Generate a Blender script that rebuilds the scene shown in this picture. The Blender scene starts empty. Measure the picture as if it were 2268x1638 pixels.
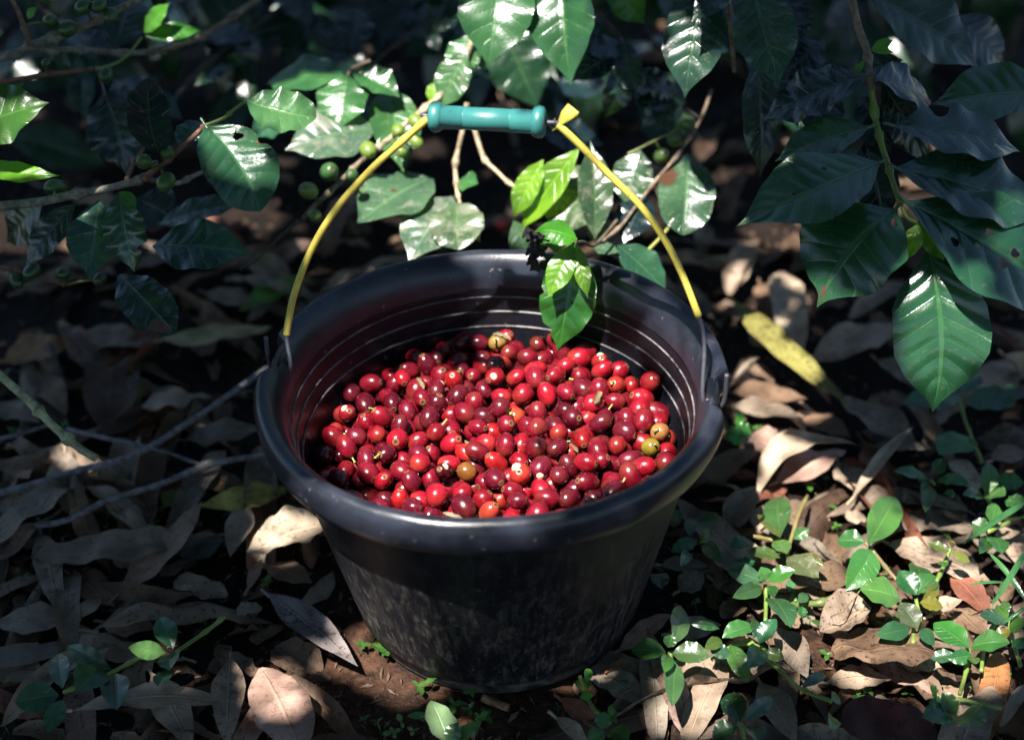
import bpy, math, random
import numpy as np
from mathutils import Vector, Matrix, noise, Euler
random.seed(11); rng = np.random.default_rng(11)
sc = bpy.context.scene
COL = sc.collection
R = math.radians

# ------------------------------------------------------------------ camera
W, H = 2268.0, 1638.0
FP = W * 50.0 / 36.0
PITCH = R(36.19)
CAM = Vector((0.0096, -0.785, 0.783))
FWD = Vector((0, math.cos(PITCH), -math.sin(PITCH))); UP = Vector((0, math.sin(PITCH), math.cos(PITCH))); RT = Vector((1, 0, 0))
cd = bpy.data.cameras.new('camera'); cam = bpy.data.objects.new('camera', cd); COL.objects.link(cam)
cam.location = CAM; cam.rotation_euler = (R(90) - PITCH, 0, 0)
cd.lens = 50; cd.sensor_width = 36; cd.clip_start = 0.02; cd.clip_end = 300
cd.dof.use_dof = True; cd.dof.focus_distance = 1.0; cd.dof.aperture_fstop = 3.2; cd.dof.aperture_blades = 8
sc.camera = cam

# ------------------------------------------------------------------ light
SUN_EL, SUN_AZ = R(66), R(-140)          # azimuth from +Y towards +X: the sun stands left of and behind the camera
SUN = Vector((math.sin(SUN_AZ) * math.cos(SUN_EL), math.cos(SUN_AZ) * math.cos(SUN_EL), math.sin(SUN_EL)))
wd = bpy.data.worlds.new('World'); sc.world = wd; wd.use_nodes = True
wn = wd.node_tree.nodes; wl = wd.node_tree.links
bg = wn['Background']; sky = wn.new('ShaderNodeTexSky'); sky.sky_type = 'NISHITA'; sky.sun_disc = False
sky.sun_elevation = SUN_EL; sky.sun_rotation = SUN_AZ; sky.air_density = 1.0; sky.dust_density = 0.1; sky.ozone_density = 3.0
wl.new(sky.outputs[0], bg.inputs[0]); bg.inputs[1].default_value = 0.056
sl = bpy.data.lights.new('sun', 'SUN'); sl.energy = 5.0; sl.angle = R(0.53); sl.color = (1.0, 0.965, 0.91)
so = bpy.data.objects.new('sun', sl); COL.objects.link(so); so.rotation_euler = (-SUN).to_track_quat('-Z', 'Y').to_euler()
sc.view_settings.view_transform = 'Standard'; sc.view_settings.look = 'None'
sc.view_settings.exposure = 1.7; sc.view_settings.gamma = 1.0; sc.view_settings.use_curve_mapping = False
sc.cycles.use_adaptive_sampling = True; sc.cycles.adaptive_threshold = 0.03; sc.cycles.caustics_reflective = False; sc.cycles.caustics_refractive = False
sc.cycles.max_bounces = 3; sc.cycles.diffuse_bounces = 2; sc.cycles.glossy_bounces = 2; sc.cycles.transmission_bounces = 2

# ------------------------------------------------------------------ picture -> place
K = 2560 / 2268
CR = {'C1': (0, 0, 2.34), 'C2': (600, 0, 2.34), 'C3': (1100, 0, 2.34), 'C4': (1700, 0, 2.34), 'H': (1200, 550, 3.091),
      'R1': (1700, 600, 2.52), 'R2': (1500, 1150, 2.14), 'L1': (0, 600, 2.52), 'L2': (0, 1200, 2.52), 'B': (700, 1200, 2.268), 'D': (0, 0, K)}
def px(c, p):
    ox, oy, s = CR[c]; return ((ox + p[0] / s) / K, (oy + p[1] / s) / K)
def ray(x, y): return FWD * FP + RT * (x - W / 2) + UP * (H / 2 - y)
def at_y(x, y, Y): d = ray(x, y); return CAM + d * ((Y - CAM.y) / d.y)
def at_z(x, y, Z): d = ray(x, y); return CAM + d * ((Z - CAM.z) / d.z)
def at_plane(x, y, p0, n): d = ray(x, y); return CAM + d * ((p0 - CAM).dot(n) / d.dot(n))
def proj(P):
    d = P - CAM; z = d.dot(FWD); return (W / 2 + FP * d.dot(RT) / z, H / 2 - FP * d.dot(UP) / z)
def at(p, plane): return at_y(p[0], p[1], plane[1]) if plane[0] == 'y' else at_z(p[0], p[1], plane[1])

# ------------------------------------------------------------------ objects
def tag(o, label=None, cat=None, group=None, kind=None):
    if label: o['label'] = label
    if cat: o['category'] = cat
    if group: o['group'] = group
    if kind: o['kind'] = kind
    return o
def empty(name, loc=(0, 0, 0)):
    o = bpy.data.objects.new(name, None); COL.objects.link(o); o.location = loc; o.empty_display_size = 0.02; return o
def mesh(name, V, F, uv=None, mark=None, smooth=True):
    me = bpy.data.meshes.new(name); me.from_pydata([tuple(v) for v in V], [], F)
    if uv is not None:
        ul = me.uv_layers.new(name='UVMap'); li = np.zeros(len(me.loops), dtype=np.int32); me.loops.foreach_get('vertex_index', li)
        ul.data.foreach_set('uv', np.asarray(uv, dtype=np.float32)[li].ravel())
    if mark is not None:
        a = me.attributes.new('mark', 'FLOAT', 'POINT'); a.data.foreach_set('value', np.asarray(mark, dtype=np.float32))
    if smooth: me.polygons.foreach_set('use_smooth', [True] * len(me.polygons))
    me.update(); return me
def place(name, me, mat, parent=None, color=None, off=None):
    o = bpy.data.objects.new(name, me); COL.objects.link(o)
    if mat is not None and not me.materials: me.materials.append(mat)
    if parent is not None: o.parent = parent
    if color is not None: o.color = color
    return o
def build(name, V, F, mat, parent=None, color=None, uv=None, mark=None, smooth=True):
    """V in world space; a part is stored relative to the thing that carries it, a thing relative to its own centre"""
    if parent is not None:
        root = parent; o0 = Vector((0, 0, 0))
        while root is not None: o0 += root.location; root = root.parent
        me = mesh(name, [Vector(v) - o0 for v in V], F, uv, mark, smooth); return place(name, me, mat, parent, color)
    A = np.array([tuple(v) for v in V]); c = A.mean(0); c[2] = A[:, 2].min()
    me = mesh(name, A - c, F, uv, mark, smooth); o = place(name, me, mat, None, color); o.location = c; return o
def smooth_path(P, n=6):
    P = [Vector(p) for p in P]
    if len(P) < 3: return [P[0].lerp(P[-1], i / n) for i in range(n + 1)]
    out = []
    for i in range(len(P) - 1):
        a = P[max(i - 1, 0)]; b = P[i]; c = P[i + 1]; d = P[min(i + 2, len(P) - 1)]
        for k in range(n):
            t = k / n; out.append(0.5 * ((2 * b) + (c - a) * t + (2 * a - 5 * b + 4 * c - d) * t * t + (3 * b - a - 3 * c + d) * t ** 3))
    return out + [P[-1]]
def tube(P, rad, sides=8, cap=True):
    V, F = [], []; n = len(P); u = None
    for i, p in enumerate(P):
        t = (P[min(i + 1, n - 1)] - P[max(i - 1, 0)]).normalized()
        if u is None: u = t.orthogonal().normalized()
        u = (u - t * u.dot(t)).normalized(); w = t.cross(u); r = rad(i / (n - 1)) if callable(rad) else rad
        for k in range(sides): a = 2 * math.pi * k / sides; V.append(p + (u * math.cos(a) + w * math.sin(a)) * r)
    for i in range(n - 1):
        for k in range(sides): F.append((i * sides + k, i * sides + (k + 1) % sides, (i + 1) * sides + (k + 1) % sides, (i + 1) * sides + k))
    if cap:
        V += [P[0], P[-1]]; a, b = len(V) - 2, len(V) - 1
        for k in range(sides): F.append((a, (k + 1) % sides, k)); F.append((b, (n - 1) * sides + k, (n - 1) * sides + (k + 1) % sides))
    return V, F
def lathe(prof, n, warp=None):
    V, F = [], []; m = len(prof)
    for k in range(n):
        a = 2 * math.pi * k / n
        for j, (r, z) in enumerate(prof):
            if warp: r, z = warp(r, z, a, j)
            V.append(Vector((r * math.cos(a), r * math.sin(a), z)))
    for k in range(n):
        for j in range(m - 1): F.append((k * m + j, ((k + 1) % n) * m + j, ((k + 1) % n) * m + j + 1, k * m + j + 1))
    return V, F

# ------------------------------------------------------------------ materials
class NT:
    def __init__(s, name):
        s.m = bpy.data.materials.new(name); s.m.use_nodes = True; s.n = s.m.node_tree.nodes; s.l = s.m.node_tree.links
        s.n.clear(); s.out = s.n.new('ShaderNodeOutputMaterial')
    def put(s, sock, v):
        if isinstance(v, bpy.types.NodeSocket): s.l.new(v, sock)
        elif v is not None:
            if hasattr(sock.default_value, '__len__') and len(sock.default_value) == 4 and len(v) == 3: v = (*v, 1)
            sock.default_value = v
    def node(s, t, **k):
        n = s.n.new(t)
        for a, b in k.items(): setattr(n, a, b)
        return n
    def math(s, op, a, b=None, c=None, clamp=False):
        n = s.node('ShaderNodeMath', operation=op, use_clamp=clamp)
        for i, v in enumerate((a, b, c)):
            if v is not None: s.put(n.inputs[i], v)
        return n.outputs[0]
    def mix(s, f, a, b, mode='MIX'):
        n = s.node('ShaderNodeMix', data_type='RGBA', blend_type=mode); s.put(n.inputs[0], f); s.put(n.inputs[6], a); s.put(n.inputs[7], b); return n.outputs[2]
    def step(s, v, a, b, o0=0.0, o1=1.0):
        n = s.node('ShaderNodeMapRange', interpolation_type='SMOOTHSTEP')
        for i, x in enumerate((v, a, b, o0, o1)): s.put(n.inputs[i], x)
        return n.outputs[0]
    def noise(s, vec, scale, detail=4, rough=0.55, dist=0.0, w=None):
        n = s.node('ShaderNodeTexNoise')
        if vec is not None: s.l.new(vec, n.inputs['Vector'])
        n.inputs['Scale'].default_value = scale; n.inputs['Detail'].default_value = detail; n.inputs['Roughness'].default_value = rough; n.inputs['Distortion'].default_value = dist
        return n.outputs[0]
    def coord(s, k='Object'): return s.node('ShaderNodeTexCoord').outputs[k]
    def info(s): return s.node('ShaderNodeObjectInfo')
    def shift(s, vec, rnd, k=37.0):
        n = s.node('ShaderNodeVectorMath', operation='ADD'); s.l.new(vec, n.inputs[0]); s.l.new(s.math('MULTIPLY', rnd, k), n.inputs[1]); return n.outputs[0]
    def bump(s, h, dist, strength=1.0, nrm=None):
        n = s.node('ShaderNodeBump'); s.put(n.inputs['Height'], h); n.inputs['Distance'].default_value = dist; n.inputs['Strength'].default_value = strength
        if nrm is not None: s.l.new(nrm, n.inputs['Normal'])
        return n.outputs[0]
    def bsdf(s, **k):
        n = s.node('ShaderNodeBsdfPrincipled')
        for a, v in k.items():
            s.put(n.inputs[a.replace('_', ' ')], v)
        return n.outputs[0]
    def done(s, sh): s.l.new(sh, s.out.inputs[0]); return s.m

VEINS, VSLOPE = 8.0, 0.17
def leaf_material(name, trans, rough, tint, vein_light=1.0, dust_scale=55):
    t = NT(name); inf = t.info(); uv = t.node('ShaderNodeUVMap'); sp = t.node('ShaderNodeSeparateXYZ'); t.l.new(uv.outputs[0], sp.inputs[0])
    s = sp.outputs[0]; vv = t.math('ABSOLUTE', t.math('MULTIPLY_ADD', sp.outputs[1], 2.0, -1.0))
    ph = t.math('MULTIPLY', t.math('SUBTRACT', s, t.math('MULTIPLY', vv, VSLOPE)), VEINS)
    fr = t.math('ABSOLUTE', t.math('SUBTRACT', t.math('FRACT', ph), 0.5))
    vein = t.math('MULTIPLY', t.step(fr, 0.44, 0.5), 0.4); mid = t.step(vv, 0.035, 0.075, 1.0, 0.0)
    vm = t.math('MAXIMUM', vein, mid, clamp=True)
    co = t.shift(t.coord(), inf.outputs['Random'])
    big = t.noise(co, 28, 1); fine = t.noise(co, 420, 1, 0.6); n3 = t.noise(co, dust_scale, 3, 0.7, 0.6)
    col = t.mix(t.step(big, 0.3, 0.72), t.mix(1.0, inf.outputs['Color'], (0.62, 0.68, 0.62), 'MULTIPLY'), t.mix(1.0, inf.outputs['Color'], (1.25, 1.2, 1.0), 'MULTIPLY'))
    col = t.mix(t.math('MULTIPLY', vm, 0.55 * vein_light), col, t.mix(1.0, t.mix(1.0, inf.outputs['Color'], (2.2, 2.0, 1.6), 'MULTIPLY'), (0.03, 0.05, 0.012), 'ADD'))
    dust = t.math('MULTIPLY', t.step(n3, t.math('SUBTRACT', 0.78, t.math('MULTIPLY', inf.outputs['Alpha'], 0.45)), 0.82), 0.62)
    dust = t.math('MULTIPLY', dust, t.step(inf.outputs['Alpha'], 0.02, 0.1))
    col = t.mix(dust, col, (0.27, 0.25, 0.19))
    spk = t.math('MULTIPLY', t.step(t.noise(co, 330, 0), 0.70, 0.76), 0.5)
    col = t.mix(t.math('MULTIPLY', spk, t.math('MULTIPLY_ADD', inf.outputs['Alpha'], 1.0, 0.12)), col, (0.22, 0.19, 0.09))
    at_ = t.node('ShaderNodeAttribute', attribute_name='mark'); mk = t.step(t.math('ADD', at_.outputs['Fac'], t.math('MULTIPLY_ADD', fine, 0.5, -0.25)), 0.35, 0.65)
    col = t.mix(mk, col, (0.075, 0.035, 0.018))
    hgt = t.math('ADD', t.math('MULTIPLY', fine, 0.35), t.math('MULTIPLY', vm, -0.8))
    b = t.bump(hgt, 0.0006, 0.7)
    rg = t.math('ADD', t.math('MULTIPLY_ADD', dust, 0.4, rough), t.math('MULTIPLY_ADD', big, 0.12, -0.04))
    p = t.bsdf(Base_Color=col, Roughness=rg, Specular_IOR_Level=0.75, Normal=b)
    tr = t.node('ShaderNodeBsdfTranslucent'); t.l.new(t.mix(1.0, col, tint, 'MULTIPLY'), tr.inputs[0])
    mx = t.node('ShaderNodeMixShader'); mx.inputs[0].default_value = trans; t.l.new(p, mx.inputs[1]); t.l.new(tr.outputs[0], mx.inputs[2])
    return t.done(mx.outputs[0])
M_LEAF = leaf_material('coffee_leaf', 0.14, 0.22, (3.0, 3.4, 1.0), 0.55)
M_YOUNG = leaf_material('young_leaf', 0.40, 0.26, (1.9, 2.0, 0.7), 0.5)
M_WEED = leaf_material('weed_leaf', 0.22, 0.27, (2.2, 2.4, 0.9), 0.5, 120)
M_SHADE = leaf_material('canopy_leaf', 0.08, 0.4, (2.0, 2.2, 0.8))

def litter_material():
    t = NT('dead_leaf'); inf = t.info(); uv = t.node('ShaderNodeUVMap'); sp = t.node('ShaderNodeSeparateXYZ'); t.l.new(uv.outputs[0], sp.inputs[0])
    vv = t.math('ABSOLUTE', t.math('MULTIPLY_ADD', sp.outputs[1], 2.0, -1.0)); mid = t.step(vv, 0.03, 0.09, 1.0, 0.0)
    ph = t.math('MULTIPLY', t.math('SUBTRACT', sp.outputs[0], t.math('MULTIPLY', vv, 0.1)), 15.0); fr = t.math('ABSOLUTE', t.math('SUBTRACT', t.math('FRACT', ph), 0.5))
    co = t.shift(t.coord(), inf.outputs['Random'])
    big = t.noise(co, 34, 2, 0.6); fine = t.noise(co, 520, 1, 0.6); dots = t.noise(co, 260, 1, 0.5)
    c = inf.outputs['Color']
    col = t.mix(t.step(big, 0.32, 0.7), t.mix(1.0, c, (0.62, 0.58, 0.55), 'MULTIPLY'), t.mix(1.0, c, (1.3, 1.27, 1.22), 'MULTIPLY'))
    col = t.mix(t.math('MULTIPLY', t.step(dots, 0.60, 0.68), t.math('MULTIPLY', inf.outputs['Alpha'], 0.85)), col, (0.018, 0.012, 0.008))
    col = t.mix(t.math('MULTIPLY', t.step(t.noise(co, 70, 3, 0.7), 0.55, 0.68), t.math('MULTIPLY', inf.outputs['Alpha'], 0.75)), col, (0.035, 0.022, 0.014))
    col = t.mix(t.math('MULTIPLY', mid, 0.4), col, t.mix(1.0, c, (1.5, 1.4, 1.2), 'MULTIPLY'))
    col = t.mix(t.math('MULTIPLY_ADD', fine, 0.5, -0.1), col, t.mix(1.0, col, (0.7, 0.68, 0.64), 'MULTIPLY'))
    hgt = t.math('ADD', t.math('ADD', t.math('MULTIPLY', fine, 0.4), t.math('MULTIPLY', big, 1.2)), t.math('ADD', t.math('MULTIPLY', mid, 0.7), t.math('MULTIPLY', t.step(fr, 0.4, 0.5), 0.15)))
    b = t.bump(hgt, 0.0012, 0.8)
    p = t.bsdf(Base_Color=col, Roughness=t.math('MULTIPLY_ADD', big, 0.25, 0.45), Specular_IOR_Level=0.22, Normal=b)
    tr = t.node('ShaderNodeBsdfTranslucent'); t.l.new(t.mix(1.0, col, (1.2, 0.9, 0.6), 'MULTIPLY'), tr.inputs[0])
    mx = t.node('ShaderNodeMixShader'); mx.inputs[0].default_value = 0.12; t.l.new(p, mx.inputs[1]); t.l.new(tr.outputs[0], mx.inputs[2])
    return t.done(mx.outputs[0])
M_DEAD = litter_material()

def bark_material():
    t = NT('twig_bark'); inf = t.info(); co = t.shift(t.coord(), inf.outputs['Random'])
    n1 = t.noise(co, 160, 5, 0.7); n2 = t.noise(co, 45, 3)
    col = t.mix(t.step(n1, 0.35, 0.65), t.mix(1.0, inf.outputs['Color'], (0.45, 0.42, 0.4), 'MULTIPLY'), t.mix(1.0, inf.outputs['Color'], (1.3, 1.3, 1.3), 'MULTIPLY'))
    col = t.mix(t.math('MULTIPLY', t.step(n2, 0.55, 0.7), 0.35), col, (0.06, 0.075, 0.03))
    return t.done(t.bsdf(Base_Color=col, Roughness=0.75, Normal=t.bump(n1, 0.0012, 0.9)))
M_BARK = bark_material()

def stem_material():
    t = NT('green_stem'); inf = t.info(); n1 = t.noise(t.coord(), 120, 3)
    col = t.mix(n1, t.mix(1.0, inf.outputs['Color'], (0.6, 0.6, 0.6), 'MULTIPLY'), t.mix(1.0, inf.outputs['Color'], (1.3, 1.3, 1.2), 'MULTIPLY'))
    return t.done(t.bsdf(Base_Color=col, Roughness=0.42, Subsurface_Weight=0.0, Normal=t.bump(n1, 0.0004, 0.5)))
M_STEM = stem_material()

def soil_material():
    t = NT('soil'); co = t.coord(); a = t.noise(co, 9, 2, 0.6); b = t.noise(co, 70, 4, 0.68, 0.4); c = t.noise(co, 330, 2, 0.65)
    vo = t.node('ShaderNodeTexVoronoi'); t.l.new(co, vo.inputs['Vector']); vo.inputs['Scale'].default_value = 150
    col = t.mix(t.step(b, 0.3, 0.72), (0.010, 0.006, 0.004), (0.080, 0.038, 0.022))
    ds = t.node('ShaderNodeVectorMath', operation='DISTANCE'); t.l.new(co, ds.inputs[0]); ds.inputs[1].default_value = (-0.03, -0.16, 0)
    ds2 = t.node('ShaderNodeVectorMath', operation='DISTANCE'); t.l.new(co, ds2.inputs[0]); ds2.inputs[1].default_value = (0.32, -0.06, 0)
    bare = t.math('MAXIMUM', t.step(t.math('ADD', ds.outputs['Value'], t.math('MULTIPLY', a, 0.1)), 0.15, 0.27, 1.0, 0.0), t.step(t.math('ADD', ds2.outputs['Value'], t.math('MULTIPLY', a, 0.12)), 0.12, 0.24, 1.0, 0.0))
    col = t.mix(bare, t.mix(t.step(b, 0.35, 0.75), (0.004, 0.003, 0.0022), (0.022, 0.013, 0.009)), col)  # outside the bare patches, shade of the litter gaps is put into the colour
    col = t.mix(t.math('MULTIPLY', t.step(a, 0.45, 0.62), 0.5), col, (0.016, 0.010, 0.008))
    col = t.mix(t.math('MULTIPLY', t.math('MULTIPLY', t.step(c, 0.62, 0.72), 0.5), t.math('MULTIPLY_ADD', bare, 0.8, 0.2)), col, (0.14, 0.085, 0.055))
    h = t.math('ADD', t.math('ADD', t.math('MULTIPLY', b, 1.0), t.math('MULTIPLY', c, 0.3)), t.math('MULTIPLY', vo.outputs['Distance'], -0.35))
    return t.done(t.bsdf(Base_Color=col, Roughness=t.math('MULTIPLY_ADD', a, 0.3, 0.6), Specular_IOR_Level=0.12, Normal=t.bump(h, 0.006, 1.0)))
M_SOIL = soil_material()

def plastic_material(name, mud, glare=False):
    t = NT(name); co = t.coord(); sp = t.node('ShaderNodeSeparateXYZ'); t.l.new(co, sp.inputs[0])
    mp = t.node('ShaderNodeMapping'); t.l.new(co, mp.inputs['Vector']); mp.inputs['Scale'].default_value = (1.0, 1.0, 0.16)
    st = t.noise(mp.outputs[0], 210, 6, 0.75); pat = t.noise(co, 17, 5, 0.6); fine = t.noise(co, 700, 2); spk = t.noise(co, 190, 2, 0.5); scr = t.noise(co, 45, 6, 0.8, 1.5)
    base = t.mix(t.step(pat, 0.35, 0.7), (0.004, 0.0045, 0.0075), (0.008, 0.0085, 0.012))
    if glare: base = t.mix(t.step(t.noise(co, 26, 4, 0.65), 0.3, 0.65), (0.007, 0.008, 0.012), (0.020, 0.023, 0.034))  # bluish sky glare of the rim, painted as lighter noise patches
    if mud:
        low = t.step(sp.outputs[2], 0.01, 0.17, 1.25, 0.35)
        f = t.math('MULTIPLY', t.math('MULTIPLY', t.step(st, 0.42, 0.68), t.step(pat, 0.30, 0.60, 0.35, 1.0)), low)
        f = t.math('MAXIMUM', t.math('MULTIPLY', t.math('MULTIPLY', f, t.step(scr, 0.36, 0.62, 0.15, 1.0)), 0.62), t.math('MULTIPLY', t.step(sp.outputs[2], 0.004, 0.02, 0.75, 0.0), t.step(scr, 0.35, 0.6)))
    else:
        f = t.math('MULTIPLY', t.math('MULTIPLY', t.step(scr, 0.54, 0.76), t.step(pat, 0.4, 0.65)), 0.16)
    f = t.math('MAXIMUM', f, t.math('MULTIPLY', t.step(spk, 0.70, 0.75), 0.5))
    col = t.mix(f, base, (0.19, 0.16, 0.13))
    rg = t.math('MULTIPLY_ADD', f, 0.4, 0.42 if mud else 0.24)
    return t.done(t.bsdf(Base_Color=col, Roughness=t.math('ADD', rg, t.math('MULTIPLY', scr, 0.14)), Specular_IOR_Level=0.45 if glare else 0.25, Normal=t.bump(t.math('ADD', t.math('MULTIPLY', fine, 0.3), scr), 0.0005, 0.5)))
M_WALL = plastic_material('black_plastic_wall', True); M_RIM = plastic_material('black_plastic_rim', False); M_LIP = plastic_material('glare_tinted_black_plastic_lip', False, True)
def simple(name, col, rough, var=0.25, nscale=90, dirt=None, metal=0.0):
    t = NT(name); co = t.coord(); n = t.noise(co, nscale, 4, 0.6)
    c = t.mix(n, tuple(v * (1 - var) for v in col), tuple(min(1, v * (1 + var)) for v in col))
    if dirt: c = t.mix(t.math('MULTIPLY', t.step(t.noise(co, 240, 4, 0.7), 0.58, 0.72), 0.75), c, dirt)
    return t.done(t.bsdf(Base_Color=c, Roughness=t.math('MULTIPLY_ADD', n, 0.2, rough), Metallic=metal, Normal=t.bump(n, 0.0004, 0.5)))
def ridge_material():
    t = NT('scuffed_ridge'); co = t.coord(); c = t.mix(t.step(t.noise(co, 55, 5, 0.75), 0.36, 0.62), (0.008, 0.008, 0.011), (0.17, 0.16, 0.16))
    return t.done(t.bsdf(Base_Color=c, Roughness=0.45))
M_RIDGE = ridge_material()
M_GRIP = simple('teal_grip', (0.030, 0.155, 0.145), 0.30, 0.25, 60, (0.025, 0.05, 0.045))
M_YELLOW = simple('yellow_sleeve', (0.46, 0.375, 0.055), 0.38, 0.2, 120, (0.17, 0.14, 0.05))
M_WIRE = simple('steel_wire', (0.10, 0.10, 0.12), 0.45, 0.4, 300, None, 0.7)
M_SEED = simple('bare_bean', (0.50, 0.42, 0.27), 0.35, 0.2, 200)
M_CHAR = simple('shrivelled_leaf', (0.030, 0.020, 0.022), 0.7, 0.6, 150)

def cherry_material():
    t = NT('coffee_cherry'); inf = t.info(); co = t.coord('Object'); sp = t.node('ShaderNodeSeparateXYZ'); t.l.new(co, sp.inputs[0])
    rn = t.shift(co, inf.outputs['Random'], 3.1); z = sp.outputs[2]
    rad = t.math('SQRT', t.math('ADD', t.math('POWER', sp.outputs[0], 2.0), t.math('POWER', sp.outputs[1], 2.0)))
    pat = t.noise(rn, 120, 3, 0.5)
    c = inf.outputs['Color']
    col = t.mix(t.step(pat, 0.3, 0.72), t.mix(1.0, c, (0.72, 0.6, 0.7), 'MULTIPLY'), t.mix(1.0, c, (1.2, 1.15, 1.1), 'MULTIPLY'))
    end = t.math('MULTIPLY', t.step(t.math('ADD', z, t.math('MULTIPLY_ADD', pat, 0.008, -0.004)), -0.0005, -0.0078, 0.0, 1.0), inf.outputs['Alpha'])
    col = t.mix(t.math('MULTIPLY', end, 0.8), col, (0.40, 0.19, 0.04))
    up = t.step(z, 0.004, 0.006)
    ring = t.math('MULTIPLY', t.math('MULTIPLY', t.step(rad, 0.0026, 0.0020), up), 0.8)
    col = t.mix(ring, col, (0.20, 0.10, 0.045))
    ring2 = t.math('MULTIPLY', t.step(rad, 0.0014, 0.0010), up)
    col = t.mix(t.math('MULTIPLY', ring2, 0.8), col, (0.03, 0.012, 0.01))
    spk = t.step(t.noise(rn, 900, 1), 0.73, 0.76); col = t.mix(t.math('MULTIPLY', spk, 0.5), col, (0.35, 0.2, 0.12))
    wet = t.noise(rn, 700, 2, 0.5)
    nb = t.bump(t.math('ADD', t.math('MULTIPLY', pat, 0.8), t.math('MULTIPLY', wet, 0.22)), 0.0006, 0.35)
    return t.done(t.bsdf(Base_Color=col, Roughness=t.math('MULTIPLY_ADD', pat, 0.28, 0.13), Specular_IOR_Level=0.5, Coat_Weight=0.25, Coat_Roughness=0.08,
                         Normal=nb))
M_CHERRY = cherry_material()

# ------------------------------------------------------------------ leaves
PROF = {'coffee': ([0, .04, .10, .2, .33, .48, .62, .75, .85, .92, .96, 1], [.05, .14, .36, .68, .92, 1, .94, .70, .37, .14, .06, .0]),
        'round': ([0, .05, .12, .25, .4, .55, .7, .82, .91, .97, 1], [.06, .2, .45, .78, .96, 1, .95, .80, .55, .28, .05]),
        'lance': ([0, .05, .12, .25, .4, .55, .7, .85, .94, 1], [.04, .16, .42, .82, 1, .96, .74, .40, .15, .0]),
        'strip': ([0, .06, .15, .3, .6, .8, .93, 1], [.1, .5, .85, 1, .96, .8, .5, .1]),
        'weed': ([0, .06, .15, .3, .45, .6, .75, .88, .95, 1], [.05, .22, .55, .88, 1, .96, .78, .46, .22, .0]),
        'torn': ([0, .1, .2, .35, .5, .7, .85, .93, 1], [.3, .8, .95, 1, .85, .97, .7, .45, .2])}
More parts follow.
